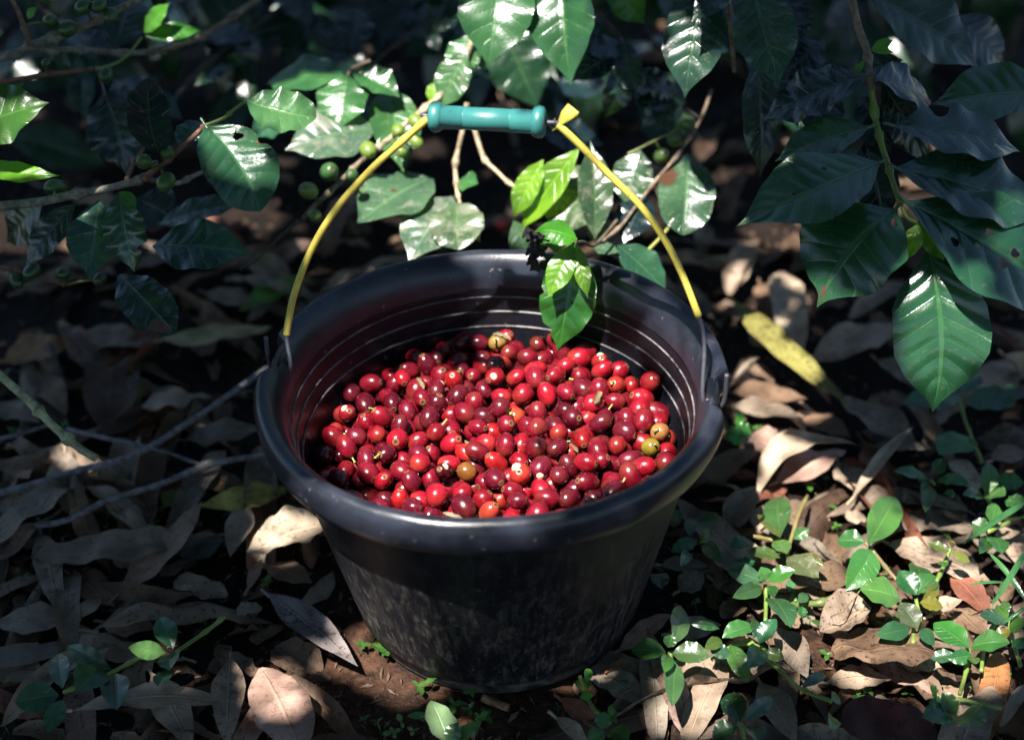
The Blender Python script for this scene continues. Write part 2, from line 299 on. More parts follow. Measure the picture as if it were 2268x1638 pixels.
def leaf_geo(B, T, N, w, prof='coffee', arch=0.06, side=0.0, droop=0.0, fold=0.12, roll=0.0, wave=0.09, quilt=0.010, twist=0.0,
             nu=44, nv=12, notches=(), holes=(), brown=(), petiole=0.0, seed=0, crinkle=0.0):
    """a leaf blade: base B, tip T, upper side N, full width w; returns verts, faces, uv, mark"""
    rs = random.Random(seed); A = T - B; L = A.length; ax = A.normalized(); N = (N - ax * N.dot(ax)).normalized(); S = ax.cross(N)
    xs, ys = PROF[prof]; ph1, ph2, fq = rs.random() * 6.28, rs.random() * 6.28, 2.2 + rs.random() * 1.8
    V, UV, MK = [], [], []
    for i in range(nu + 1):
        s = i / nu; base = B + A * s + N * (arch * 4 * s * (1 - s) - droop * s ** 3) * L + S * side * 4 * s * (1 - s) * L
        hw = float(np.interp(s, xs, ys)) * w / 2
        tw = twist * (s - 0.3); Nl = N * math.cos(tw) + S * math.sin(tw); Sl = S * math.cos(tw) - N * math.sin(tw)
        for j in range(nv + 1):
            v = 2 * j / nv - 1; av = abs(v); hv = hw * (1 + 0.014 * math.sin(s * 19 + ph1 * v) + 0.022 * math.sin(s * 11 + ph2))
            mk = 0.0
            for (ns, nsd, nd, nw) in notches:
                if v * nsd > 0:
                    q = max(0, 1 - ((s - ns) / nw) ** 2); hv *= 1 - nd * math.sqrt(q); mk = max(mk, q * max(0, av - 0.8) * 4)
            for (bs, bv, br) in brown: mk = max(mk, 1.25 - math.hypot(s - bs, (v - bv) * w / L * 0.5) / br)
            x = v * hv
            if roll: th = roll * v; xx = hv * math.sin(th) / roll; zz = hv * (1 - math.cos(th)) / roll
            else: xx = x; zz = 0.0
            zz += fold * abs(x) + wave * hv * av * av * math.sin(s * fq * 6.283 + (ph1 if v > 0 else ph2))
            if quilt:
                p = (s - VSLOPE * av) * VEINS; zz += quilt * L * (abs(math.sin(math.pi * p)) ** 0.7 - 0.4) * min(1, av * 5) * max(0, 1 - av ** 3) * min(1, s * 6) * min(1, (1 - s) * 5)
            P = base + Sl * xx + Nl * zz
            if crinkle: P = P + Nl * (noise.noise(P * 45 + Vector((seed * 1.7, 0, 0))) * crinkle * w)
            V.append(P); UV.append((s, j / nv)); MK.append(mk)
    idx = lambda i, j: i * (nv + 1) + j
    F = [(idx(i, j), idx(i, j + 1), idx(i + 1, j + 1), idx(i + 1, j)) for i in range(nu) for j in range(nv)]
    if holes:
        keep = []
        def d_in(a, b):
            for (hs, hv_, hr, hk) in holes:
                dx, dy = (a - hs) * L, (b - hv_) * w / 2 * float(np.interp(hs, xs, ys)) / max(hk, .01)
                if math.hypot(dx, dy) < hr: return (hs, hv_, hr, hk, dx, dy)
            return None
        for f in F:
            su = sum(UV[k][0] for k in f) / 4; sv = sum(UV[k][1] for k in f) / 4 * 2 - 1
            if d_in(su, sv) is None: keep.append(f)
        used = {k for f in keep for k in f}; lost = {k for f in F if f not in set(keep) for k in f}
        for k in used & lost:
            for (hs, hv_, hr, hk) in holes:
                ww = w / 2 * float(np.interp(hs, xs, ys)); dx, dy = (UV[k][0] - hs) * L, (UV[k][1] * 2 - 1 - hv_) * ww / max(hk, .01); d = math.hypot(dx, dy)
                if 1e-6 < d < hr * 1.9:
                    g = hr * (1 + .12 * math.sin(3 * math.atan2(dy, dx) + hs * 40)) / d - 1; V[k] = V[k] + ax * dx * g + S * dy * hk * g; MK[k] = 0.55
        F = keep
    if petiole > 0:
        n0 = len(V); Pp = [B + ax * 0.04 * L, B, B - ax * petiole * 0.5 + N * petiole * .1, B - ax * petiole + N * petiole * .05]; tv, tf = tube(Pp, 0.0013, 5, False)
        V += tv; UV += [(0.3, 0.5)] * len(tv); MK += [0.0] * len(tv); F += [tuple(k + n0 for k in f) for f in tf]
    return V, F, UV, MK
def facing(B, T, tilt=0.0, up=0.45, hint=None):
    A = (T - B).normalized(); m = (B + T) / 2; v = (CAM - m).normalized()
    n = hint.copy() if hint is not None else (v * (1 - up) + (Vector((0, 0, 1)) * .5 + SUN * .6) * up)
    n = (n - A * n.dot(A)).normalized(); return Matrix.Rotation(R(tilt), 3, A) @ n
def world_width(B, T, N, wpx):
    A = (T - B).normalized(); S = A.cross(N).normalized(); m = (B + T) / 2; e = 0.005
    a, b = proj(m - S * e), proj(m + S * e); q = ((b[0] - a[0]) / (2 * e), (b[1] - a[1]) / (2 * e))
    p0, p1 = proj(B), proj(T); t = (p1[0] - p0[0], p1[1] - p0[1]); tl = math.hypot(*t) or 1
    per = abs(q[0] * t[1] - q[1] * t[0]) / tl; full = FP / (m - CAM).dot(FWD)
    return wpx / max(per, 0.42 * full)
LSEED = [100]
def hero_leaf(parent, crop, b, t, w, pb, pt, color, mat=None, name='leaf', tilt=0.0, up=0.45, hint=None, **k):
    s = CR[crop][2] / 1.0; B = at(px(crop, b), pb); T = at(px(crop, t), pt); N = facing(B, T, tilt, min(.88, up * 1.45) if mat is None else up, hint)
    ww = world_width(B, T, N, w / s / K) * (1.09 if mat is None else 1.0); LSEED[0] += 1
    g = leaf_geo(B, T, N, ww, seed=LSEED[0], **k)
    return build(name, g[0], g[1], mat or M_LEAF, parent, color, g[2], g[3])

# ================================================================== ground
def ground_h(x, y):
    v = Vector((x, y, 0.0)); h = 0.010 * noise.noise(v * 5) + 0.006 * noise.noise(v * 14 + Vector((3, 1, 7))) + 0.0035 * noise.noise(v * 40)
    k = min(1.0, max(0.0, (math.hypot(x, y) - 0.10) / 0.06)); return (h * k - 0.002) if abs(x) < 3 and abs(y) < 4 else -0.002
n = 300; us = np.linspace(-1, 1, n); gx = 1.25 * us + 38 * us ** 11; gy = 0.35 + 1.35 * us + 38 * us ** 11
V = [Vector((x, y, ground_h(x, y))) for y in gy for x in gx]
F = [(j * n + i, j * n + i + 1, (j + 1) * n + i + 1, (j + 1) * n + i) for j in range(n - 1) for i in range(n - 1)]
g = place('ground', mesh('ground', V, F), M_SOIL); tag(g, kind='structure', label='dark brown soil under the leaf litter, with the shade of its gaps painted in')

# ================================================================== bucket
BK = Matrix.Rotation(R(-1.2), 3, 'Y')
LUGS = (R(171), R(-9))
def r_in(z): return 0.102 + 0.0385 * z / 0.18
bucket = tag(empty('bucket', (0, 0, 0)), 'black plastic bucket full of red coffee cherries, standing on the soil', 'bucket')
def bpart(name, V, F, mat, parent=None, **k): return build(name, [BK @ Vector(v) for v in V], F, mat, parent or bucket, **k)
inner = [(0.0005, 0.006), (0.06, 0.006), (0.100, 0.007)] + [(r_in(z), z) for z in np.linspace(0.012, 0.178, 24)] + [(0.1412, 0.184)]
V, F = lathe(inner, 128); bpart('inner_wall', V, [tuple(reversed(f)) for f in F], M_RIM)
outer = [(0.0005, 0.002), (0.09, 0.002), (0.1005, 0.0), (0.1045, 0.001), (0.1052, 0.004), (0.1062, 0.011), (0.1064, 0.013)] + [(0.1065 + 0.0395 * z / 0.18, z) for z in np.linspace(0.015, 0.178, 26)] + [(0.1462, 0.186)]
def owarp(r, z, a, j): return r * (1 + 0.004 * math.sin(3 * a + 1) + 0.002 * math.sin(7 * a + z * 30)), z
V, F = lathe(outer, 128, owarp); bpart('outer_wall', V, F, M_WALL)
rim = [(0.1410, 0.183), (0.1419, 0.188), (0.1430, 0.1935), (0.1450, 0.1992), (0.1478, 0.2044), (0.1512, 0.2085), (0.1548, 0.2105), (0.1582, 0.2098), (0.1608, 0.2065), (0.1622, 0.2015), (0.1622, 0.1950), (0.1612, 0.1890), (0.1598, 0.1855), (0.1580, 0.1846), (0.1540, 0.1880), (0.1500, 0.1900), (0.1460, 0.1840)]
def rwarp(r, z, a, j):
    for l in LUGS:
        d = abs((a - l + math.pi) % (2 * math.pi) - math.pi) * 0.155
        k = min(1, max(0, (0.0225 - d) / 0.004)); k = k * k * (3 - 2 * k)
        if k > 0 and r > 0.147:
            r = r - (r - 0.147) * 0.52 * k; z = z - 0.002 * k if z > 0.195 else z
    return r * (1 + 0.0035 * math.sin(2 * a + .6) + 0.0018 * math.sin(5 * a)), z + 0.0012 * math.sin(3 * a) + 0.0006 * noise.noise(Vector((6 * math.cos(a), 6 * math.sin(a), z * 40)))
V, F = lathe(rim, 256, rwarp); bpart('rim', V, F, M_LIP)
for z in (0.153, 0.165, 0.177):                          # raised rings moulded inside the wall
    P = [(r_in(z) - 0.0002 + 0.0009 * math.cos(b), z + 0.0007 * math.sin(b)) for b in np.linspace(0, 2 * math.pi, 7)]
    V, F = lathe(P, 128); bpart('ridge', V, F, M_RIDGE)
for l in LUGS:                                           # small ear over each hole of the handle
    rd = Vector((math.cos(l), math.sin(l), 0)); tg = Vector((-math.sin(l), math.cos(l), 0))
    V, F = [], []; nr = 5
    for i, (q, tk) in enumerate(((-0.0125, .0), (-0.0115, .0042), (-0.006, .0052), (0.006, .0052), (0.0115, .0042), (0.0125, .0))):
        for (r, z) in ((0.1485, 0.178), (0.1515 + tk * .6, 0.182), (0.1525 + tk * .6, 0.198), (0.1515 + tk * .4, 0.2065 + tk * .3), (0.1465, 0.2065 + tk * .2)): V.append(rd * r + tg * q + Vector((0, 0, z)))
    for i in range(5):
        for j in range(nr - 1): F.append((i * nr + j, (i + 1) * nr + j, (i + 1) * nr + j + 1, i * nr + j + 1))
    bpart('ear', V, F, M_RIM)
# handle: one wire bent through both ears, leaning away
pv = [BK @ Vector((0.1475 * math.cos(l), 0.1475 * math.sin(l), 0.196)) for l in LUGS]
ax = (pv[1] - pv[0]).normalized(); hn = Vector((0, 0, 1)).cross(ax).normalized()
LEAN = R(24); hup = Vector((0, 0, 1)) * math.cos(LEAN) + hn * math.sin(LEAN); hpn = ax.cross(hup).normalized()
hp = lambda x, y: at_plane(x, y, pv[0], hpn)
lp = [hp(634, 742), hp(640, 705), hp(655, 640), hp(692, 548), hp(748, 458), hp(822, 375), hp(885, 318), hp(948, 262)]
rp = [hp(1236, 276), hp(1290, 327), hp(1350, 388), hp(1415, 452), hp(1470, 527), hp(1510, 605), hp(1548, 702)]
gl, gr = hp(952, 258), hp(1208, 271)
out = lambda l, r, z: BK @ Vector((r * math.cos(l), r * math.sin(l), z))
wireP = [out(LUGS[0], 0.1585, 0.222), out(LUGS[0], 0.159, 0.205), out(LUGS[0], 0.157, 0.194), out(LUGS[0], 0.148, 0.191), out(LUGS[0], 0.1435, 0.200)] + lp + [gl, gr] + rp + [hp(1560, 765), out(LUGS[1], 0.1440, 0.200), out(LUGS[1], 0.149, 0.191), out(LUGS[1], 0.157, 0.194), out(LUGS[1], 0.159, 0.205), out(LUGS[1], 0.1588, 0.220)]
V, F = tube(smooth_path(wireP, 6), 0.0016, 8); wire = build('handle_wire', V, F, M_WIRE, bucket)
V, F = tube(smooth_path(lp, 8), lambda s: 0.0025 + 0.0003 * math.sin(s * 60) * (s > .8) + 0.0006 * max(0, s - .75) * 2, 10); build('yellow_sleeve', V, F, M_YELLOW, wire)
V, F = tube(smooth_path(rp, 8), lambda s: 0.0026 - 0.0002 * s, 10); build('yellow_sleeve', V, F, M_YELLOW, wire)
# torn end of the right sleeve, split open and folded up
tp = [hp(1236, 276), hp(1243, 262), hp(1258, 250), hp(1284, 252)]; V, F = [], []
for i, (p, a, b) in enumerate(zip(tp, (.003, .0045, .006, .0012), (-1, -1, -1, -1))):
    w = hup * a; d = hpn * (0.002 * i)
    V += [p - w + d, p + d * 1.9, p + w + d]
for i in range(3):
    for j in range(2): F.append((i * 3 + j, i * 3 + j + 1, i * 3 + j + 4, i * 3 + j + 3))
V2 = [v - hpn * 0.0011 for v in V]; F += [tuple(reversed([k + 12 for k in f])) for f in F[:6]]; V += V2
build('torn_sleeve_end', V, F, M_YELLOW, wire)
for k in range(9):
    p = hp(1236 + random.uniform(-14, 8), 276 + random.uniform(-14, 14)) - hpn * random.uniform(0.001, 0.003)
    V, F = tube([p, p + Vector((random.uniform(-.004, .004), random.uniform(-.003, .003), random.uniform(-.004, .001)))], 0.0005, 4); build('sleeve_shred', V, F, M_YELLOW, wire)
# moulded grip
ga = (gr - gl); gL = ga.length; gd = ga.normalized(); gu = gd.orthogonal().normalized(); gw = gd.cross(gu)
prof = [(0, .0016), (0, .0080), (.0015, .0098), (.0045, .0104), (.0072, .0096), (.0085, .0085), (.0088, .0078), (.0225, .0078), (.0228, .0074), (.0232, .0071), (.0236, .0076), (gL - .0236, .0076), (gL - .0232, .0071), (gL - .0228, .0074), (gL - .0225, .0078), (gL - .0088, .0078), (gL - .0085, .0087), (gL - .0072, .0100), (gL - .0045, .0108), (gL - .0015, .0102), (gL, .0082), (gL, .0016)]
V, F = [], []; m = len(prof); nn = 32
for k in range(nn):
    a = 2 * math.pi * k / nn
    for (s, r) in prof: V.append(gl + gd * s + (gu * math.cos(a) + gw * math.sin(a)) * r)
for k in range(nn):
    for j in range(m - 1): F.append((k * m + j, ((k + 1) % nn) * m + j, ((k + 1) % nn) * m + j + 1, k * m + j + 1))
build('grip', V, F, M_GRIP, wire)

# ================================================================== cherries
def cherry_mesh(name, a, b, dent):
    V, F, m, nn = [], [], 15, 20
    prof = []
    for j in range(m):
        th = math.pi * (j + 0.0) / (m - 1); r = b * math.sin(th) ** 0.93; z = a * math.cos(th)
        if j == 0: r, z = 0.00005, a - 0.0005
        if j == 1: r, z = 0.0013, a - 0.0001
        prof.append((max(r, 0.00005), z))
    prof.insert(2, (0.0019, a - 0.0001))
    def wp(r, z, ang, j): k = 1 + dent * math.sin(2 * ang) + 0.012 * math.sin(3 * ang + z * 300); return r * k, z * (1 + dent * 0.3 * math.cos(ang))
    V, F = lathe(prof, nn, wp); F = [tuple(reversed(f)) for f in F]
    me = mesh(name, V, F); me.materials.append(M_CHERRY); return me
CM = [cherry_mesh('cherry_%s' % q, a, b, d) for q, a, b, d in (('long', .0089, .0071, .02), ('round', .0079, .0073, .03), ('small', .0071, .0066, .05), ('oval', .0087, .0068, .06))]
CA = (.0089, .0079, .0071, .0087); CB = (.0071, .0073, .0066, .0068)
def surf(x, y): rr = (x * x + y * y) / 0.135 ** 2; return 0.1475 + 0.05 * x + 0.011 * (1 - rr) + 0.03 * y
pos = np.zeros((0, 3)); SPH = 0.0073
def drop(nmax, zoff):
    global pos
    for _ in range(nmax):
        best = None; rr = 0.137 * np.sqrt(rng.random(90)); th = rng.random(90) * 2 * math.pi; X = rr * np.cos(th); Y = rr * np.sin(th)
        for x, y in zip(X, Y):
            fl = surf(x, y) - 0.030
            if len(pos):
                d2 = (pos[:, 0] - x) ** 2 + (pos[:, 1] - y) ** 2; q = d2 < (2 * SPH * 0.965) ** 2
                z = max(fl, (pos[q, 2] + np.sqrt((2 * SPH * 0.965) ** 2 - d2[q])).max()) if q.any() else fl
            else: z = fl
            if math.hypot(x, y) > r_in(z) - 0.0072: continue
            e = z - surf(x, y)
            if best is None or e < best[0]: best = (e, x, y, z)
        if best is None or best[0] > zoff: break
        pos = np.vstack([pos, best[1:]])
drop(900, 0.0015)
# which cherries show: splat the spheres into a small depth picture
SX = 0.6; zb = np.full((int(H * SX), int(W * SX)), 1e9); idb = np.full(zb.shape, -1); wpos = [BK @ Vector(p) for p in pos]
for i, p in enumerate(wpos):
    x, y = proj(p); d = (p - CAM).dot(FWD); r = SPH * FP / d * SX; x *= SX; y *= SX
    x0, x1, y0, y1 = int(x - r), int(x + r) + 1, int(y - r), int(y + r) + 1; yy, xx = np.mgrid[y0:y1, x0:x1]; q = (xx - x) ** 2 + (yy - y) ** 2
    dd = d - np.sqrt(np.maximum(r * r - q, 0)) / (FP * SX) * d; sub = zb[y0:y1, x0:x1]; mk = (q < r * r) & (dd < sub); sub[mk] = dd[mk]; idb[y0:y1, x0:x1][mk] = i
area = np.bincount(idb[idb >= 0].ravel(), minlength=len(pos)); order = np.argsort(-area); seen = [int(i) for i in order[:300] if area[i] > 6]
KINDS = {'maroon': ((0.105, 0.004, 0.013), 'dark maroon cherry', .05),
         'deep': ((0.18, 0.005, 0.015), 'deep red cherry', .10),
         'red': ((0.27, 0.006, 0.016), 'bright red cherry', .12),
         'scarlet': ((0.33, 0.011, 0.012), 'orange red cherry', .30)}
tot = 0; stem_i = 0
SPECIAL = {(1487, 915): ((0.42, 0.20, 0.06), 'yellowish pink cherry with a twisted green stalk against the right bucket wall', 1.0, True, False),
           (1430, 985): ((0.36, 0.30, 0.03), 'yellow green cherry with a short green stalk near the right bucket wall', 1.0, True, False),
           (1015, 1058): ((0.17, 0.07, 0.012), 'small olive brown cherry in the front of the heap', .9, False, False),
           (755, 890): ((0.20, 0.008, 0.014), 'red cherry with pale torn skin at the left edge of the heap', .1, False, True),
           (970, 1045): ((0.07, 0.004, 0.010), 'dark maroon cherry with a big cream peeled patch left of the olive cherry', .1, False, True),
           (1062, 1137): ((0.38, 0.05, 0.025), 'pale orange cherry against the front rim of the bucket', 1.0, False, False),
           (1130, 925): ((0.44, 0.06, 0.02), 'yellow topped red cherry with a dark stalk in the middle of the heap', 1.0, True, False),
           (1358, 862): ((0.38, 0.035, 0.022), 'orange pink cherry with a short stalk near the back right of the heap', .8, True, False),
           (890, 1085): ((0.46, 0.012, 0.016), 'brightest scarlet cherry near the front left rim, in direct sun', .1, False, False),
           (1325, 785): ((0.33, 0.02, 0.02), 'split red cherry showing its pale bean at the back of the heap', .4, False, True),
           (1130, 1045): ((0.38, 0.03, 0.02), 'red cherry with a pale cut top behind the front rim', .6, False, True),
           (1085, 760): ((0.30, 0.20, 0.05), 'greenish yellow cherry at the very back of the heap', 1.0, True, False)}
spec = {}
for q in SPECIAL:
    best = min((i for i in seen[:210] if i not in spec), key=lambda i: (proj(wpos[i])[0] - q[0]) ** 2 + (proj(wpos[i])[1] - q[1]) ** 2); spec[best] = q
def rnd_rot(s):
    r = random.Random(s); return Euler((r.uniform(0, 6.28), r.uniform(0, 6.28), r.uniform(0, 6.28)))
for q, i in enumerate(seen):
    p = wpos[i]; mi = random.choices(range(4), (5, 4, 2, 3))[0]
    o = bpy.data.objects.new('coffee_cherry', CM[mi]); COL.objects.link(o); o.location = p; o.rotation_euler = rnd_rot(i)
    sx = proj(p)[0]; dk = 0.40 - 0.20 * (sx - 700) / 800
    if i in spec:
        c, lab, al, st, bean = SPECIAL[spec[i]]; tag(o, lab, 'cherry')
        if st or bean: o.rotation_euler = (Vector((random.uniform(-.5, .5), -.6, .7))).to_track_quat('Z' if bean else 'Z', 'Y').to_euler()
    else:
        u = random.random(); kd = 'maroon' if u < dk else 'deep' if u < dk + .34 else 'red' if u < .955 else 'scarlet'
        c, lab, al = KINDS[kd]; st = random.random() < .10; bean = random.random() < .03; sy = proj(p)[1]
        zone = ('at the back' if sy < 850 else 'in the second quarter' if sy < 950 else 'in the third quarter' if sy < 1050 else 'behind the front rim') + (' left end' if sx < 850 else ' left of centre' if sx < 1030 else ' centre' if sx < 1190 else ' right of centre' if sx < 1350 else ' right end')
        lab = lab + (' with torn skin' if bean else '') + (' with stalk' if st else '') + ' ' + zone + ' of the heap'
        tag(o, lab, 'cherry', 'coffee cherries heaped in the bucket')
    f = random.uniform(.55, 1.0); o.color = (min(1, c[0] * f), c[1] * f, c[2] * f, al * random.uniform(.5, 1.0))
    s = random.uniform(.88, 1.10); o.scale = (s, s * random.uniform(.94, 1.03), s * random.uniform(.95, 1.09))
    if st:
        a = CA[mi]; P = [Vector((0, 0, a - .001)), Vector((.0004, 0, a + .0015)), Vector((random.uniform(-.002, .002), random.uniform(-.002, .002), a + random.uniform(.003, .0055)))]
        V, F = tube(smooth_path(P, 3), lambda t: .0008 - .0002 * t + .0005 * (t > .9), 6); s_ = place('stalk', mesh('stalk', V, F), M_STEM, o, (0.30, 0.34, 0.09, 1))
    if bean:
        V, F = lathe([(0.0001 + .0036 * math.sin(t), .0028 * math.cos(t)) for t in np.linspace(0, math.pi, 7)], 10); d = Vector((random.uniform(-.4, .4), .5, .9)).normalized()
        s_ = place('bare_bean', mesh('bare_bean', [Vector(v) + d * (CB[mi] - .0012) for v in V], F), M_SEED, o)
for k, (sx, sy, c, lab) in enumerate(((1090, 745, (.30, .26, .16), 'pale dry stalk scrap at the back of the heap'), (930, 870, (.22, .17, .10), 'dry brown skin scrap at the left of the heap'), (790, 1050, (.22, .05, .05), 'limp red skin strip near the left front of the heap'), (1330, 905, (.25, .19, .10), 'tan leaf scrap right of the heap centre'), (1010, 1000, (.20, .15, .08), 'brown bit of stalk in the heap centre'), (1180, 760, (.28, .24, .12), 'straw coloured stalk bit at the back centre of the heap'), (1250, 1010, (.18, .12, .07), 'dark dry scrap between cherries right of centre'), (1000, 1150, (.32, .28, .2), 'cream husk bit behind the front rim'))):
    i = min(seen, key=lambda i: (proj(wpos[i])[0] - sx) ** 2 + (proj(wpos[i])[1] - sy) ** 2); p = wpos[i] + Vector((.003, -.002, SPH * .95)); d = Vector((random.uniform(-1, 1), random.uniform(-1, 1), .2)).normalized() * random.uniform(.008, .015)
    gq = leaf_geo(p - d / 2, p + d / 2, Vector((0, -.3, 1)), random.uniform(.004, .007), 'torn', roll=1.2, quilt=0, wave=.3, crinkle=.4, nu=10, nv=6, seed=k)
    tag(build('dry_scrap', gq[0], gq[1], M_DEAD, None, (*c, .3), gq[2], gq[3]), lab, 'scrap', 'dry scraps among the cherries')
rest = [i for i in range(len(pos)) if i not in set(seen)]
if rest:
    src = np.array([v.co[:] for v in CM[1].vertices]); fs = [tuple(p.vertices) for p in CM[1].polygons]; VV, FF = [], []
    for i in rest:
        Mx = np.array(rnd_rot(i).to_matrix()); VV.append(src @ Mx.T + np.array(wpos[i])); k = len(VV) - 1; FF += [tuple(v + k * len(src) for v in f) for f in fs]
    o = place('buried_cherries', mesh('buried_cherries', np.concatenate(VV), FF), M_CHERRY, None, (0.13, 0.005, 0.01, .1))
    tag(o, 'red coffee cherries hidden below the top of the heap in the bucket', 'cherries', kind='stuff')

# ================================================================== coffee branches
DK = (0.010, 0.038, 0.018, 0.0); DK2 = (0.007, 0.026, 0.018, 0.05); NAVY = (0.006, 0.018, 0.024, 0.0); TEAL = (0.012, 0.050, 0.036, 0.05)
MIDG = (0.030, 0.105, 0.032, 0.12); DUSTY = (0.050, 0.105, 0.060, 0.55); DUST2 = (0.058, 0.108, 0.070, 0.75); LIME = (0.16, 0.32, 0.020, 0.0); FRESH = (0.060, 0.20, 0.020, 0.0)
BROWN = (0.16, 0.115, 0.075, 1); GREY = (0.17, 0.16, 0.12, 1); PALE = (0.36, 0.28, 0.18, 1); RED = (0.15, 0.07, 0.045, 1); GREEN = (0.10, 0.17, 0.03, 1); DARKTW = (0.05, 0.04, 0.035, 1)
GF = [cherry_mesh('green_fruit', .0082, .0070, .02)]
def green_fruit_material():
    t = NT('green_coffee_fruit'); inf = t.info(); co = t.coord(); nz = t.noise(t.shift(co, inf.outputs['Random'], 3.0), 150, 3)
    sp = t.node('ShaderNodeSeparateXYZ'); t.l.new(co, sp.inputs[0]); rad = t.math('SQRT', t.math('ADD', t.math('POWER', sp.outputs[0], 2.0), t.math('POWER', sp.outputs[1], 2.0)))
    c = t.mix(nz, t.mix(1.0, inf.outputs['Color'], (0.6, 0.65, 0.6), 'MULTIPLY'), t.mix(1.0, inf.outputs['Color'], (1.3, 1.2, 1.1), 'MULTIPLY'))
    c = t.mix(t.math('MULTIPLY', t.math('MULTIPLY', t.step(rad, .0026, .0016), t.step(sp.outputs[2], .003, .005)), .8), c, (.05, .035, .02))
    return t.done(t.bsdf(Base_Color=c, Roughness=0.34, Normal=t.bump(nz, .0005, .4)))
GF[0].materials.clear(); GF[0].materials.append(green_fruit_material())
STEMS = {}
def stem_part(parent, crop, pts, planes, r0, r1, color, mat=None, name='stem', nodes=()):
    P = []
    for i, p in enumerate(pts):
        t = i / (len(pts) - 1); a, b = planes; P.append(at(px(crop, p), (a[0], a[1] + (b[1] - a[1]) * t)))
    P = smooth_path(P, 6); sd = LSEED[0]; LSEED[0] += 1; STEMS.setdefault(parent.name, []).extend(P)
    def rad(t):
        r = r0 + (r1 - r0) * t
        for nd in nodes: r *= 1 + 0.75 * math.exp(-((t - nd) * 36) ** 2)
        return r * (1 + 0.10 * noise.noise(Vector((t * 40, sd, 0))))
    V, F = tube(P, rad, 9); return build(name, V, F, mat or M_BARK, parent, color)
def fruits(parent, crop, L, plane, color=(0.035, 0.095, 0.016, 1)):
    for k, (x, y, r) in enumerate(L):
        P = at(px(crop, (x, y)), plane); d = (P - CAM).dot(FWD); rr = r / CR[crop][2] / K * d / FP
        o = place('green_fruit', GF[0], None, parent, color); o.location = P - parent.location; s = rr / .0078
        if STEMS.get(parent.name):
            q = min(STEMS[parent.name], key=lambda v: (v - P).length)
            if .004 < (q - P).length < .04: V, F = tube([q, q.lerp(P, .5) + Vector((0, 0, .001)), P], .0011, 6); build('fruit_stalk', V, F, M_STEM, parent, (.09, .11, .03, 1))
        o.scale = (s, s, s * random.uniform(1.0, 1.15)); o.rotation_euler = Vector((random.uniform(-1, 1), -.8, random.uniform(-.6, .8))).to_track_quat('Z', 'Y').to_euler()
def branch(label, crop, p0, plane, name='coffee_branch'):
    return tag(empty(name, at(px(crop, p0), plane)), label, 'branch')
Y = lambda v: ('y', v)
Z = lambda v: ('z', v)

# --- left lower branch
A = branch('grey coffee branch at left with round dark leaves and green fruit', 'C1', (0, 1205), Y(.14))
stem_part(A, 'C1', [(-80, 1212), (200, 1185), (420, 1140), (600, 1110), (830, 1050)], (Y(.12), Y(.15)), .0036, .0028, GREY, nodes=(.02, .55, .98))
stem_part(A, 'C1', [(830, 1050), (960, 950), (1110, 820), (1200, 735)], (Y(.15), Y(.16)), .0024, .0017, RED, nodes=(.05, .38, .95))
stem_part(A, 'C1', [(1200, 735), (1310, 690), (1370, 640), (1440, 590)], (Y(.16), Y(.17)), .0016, .0012, GREEN, M_STEM, nodes=(.5,))
stem_part(A, 'C1', [(850, 1045), (1030, 1072), (1130, 1030), (1240, 980), (1330, 930)], (Y(.152), Y(.22)), .0019, .0016, GREY, name='side_stem', nodes=(.4,))
stem_part(A, 'C1', [(740, 1050), (775, 970), (850, 850)], (Y(.16), Y(.20)), .0018, .0014, RED, name='side_stem')
hero_leaf(A, 'C1', (1200, 732), (1525, 1225), 385, Y(.16), Y(.11), (0.016, 0.060, 0.030, 0.10), prof='round', side=-.05, droop=.03, tilt=-6, up=.5, holes=[(.27, -.52, .0035, 1.0), (.23, -.62, .0026, 1.0)], notches=[(.42, -1, .16, .05)], nu=60, nv=30, petiole=.006)
hero_leaf(A, 'C1', (1442, 588), (1850, 690), 235, Y(.17), Y(.16), (0.040, 0.110, 0.042, 0.22), prof='round', side=.10, arch=.08, tilt=8, up=.6, brown=[(.97, -.3, .05)], petiole=.005)
hero_leaf(A, 'C1', (938, 905), (868, 455), 240, Y(.15), Y(.13), NAVY, prof='round', up=.25, side=-.04, petiole=.008)
hero_leaf(A, 'C1', (1040, 872), (1165, 712), 130, Y(.155), Y(.18), TEAL, prof='round', up=.4)
hero_leaf(A, 'C1', (580, 1175), (525, 1640), 290, Y(.14), Y(.085), TEAL, up=.35, arch=.03)
hero_leaf(A, 'C1', (695, 1125), (785, 1592), 235, Y(.13), Y(.10), (0.014, 0.062, 0.028, .05), up=.3, tilt=12, wave=.14, quilt=.014, notches=[(.72, -1, .45, .05)], brown=[(.75, -.8, .06)])
hero_leaf(A, 'C1', (892, 1440), (1475, 1485), 275, Y(.15), Y(.13), TEAL, up=.5, tilt=5)
hero_leaf(A, 'C1', (930, 1312), (1432, 1192), 130, Y(.20), Y(.20), DK, up=.8)
hero_leaf(A, 'L1', (748, 222), (1100, 592), 280, Y(.12), Y(.07), DK2, up=.3, wave=.15, prof='round', brown=[(.85, .4, .14)])
hero_leaf(A, 'C1', (700, 1120), (800, 1218), 85, Y(.13), Y(.12), FRESH, M_YOUNG, nu=16, nv=6)
hero_leaf(A, 'C1', (440, 1190), (150, 1560), 170, Y(.16), Y(.14), DK2, up=.3)
hero_leaf(A, 'C1', (250, 1190), (40, 1420), 190, Y(.19), Y(.20), DK, up=.3)
hero_leaf(A, 'C1', (800, 1160), (1030, 1290), 260, Y(.23), Y(.22), NAVY, up=.3)
fruits(A, 'C1', [(840, 945, 50), (970, 1065, 56)], Y(.142)); fruits(A, 'C1', [(325, 1100, 60), (980, 892, 42), (908, 960, 26)], Y(.15))
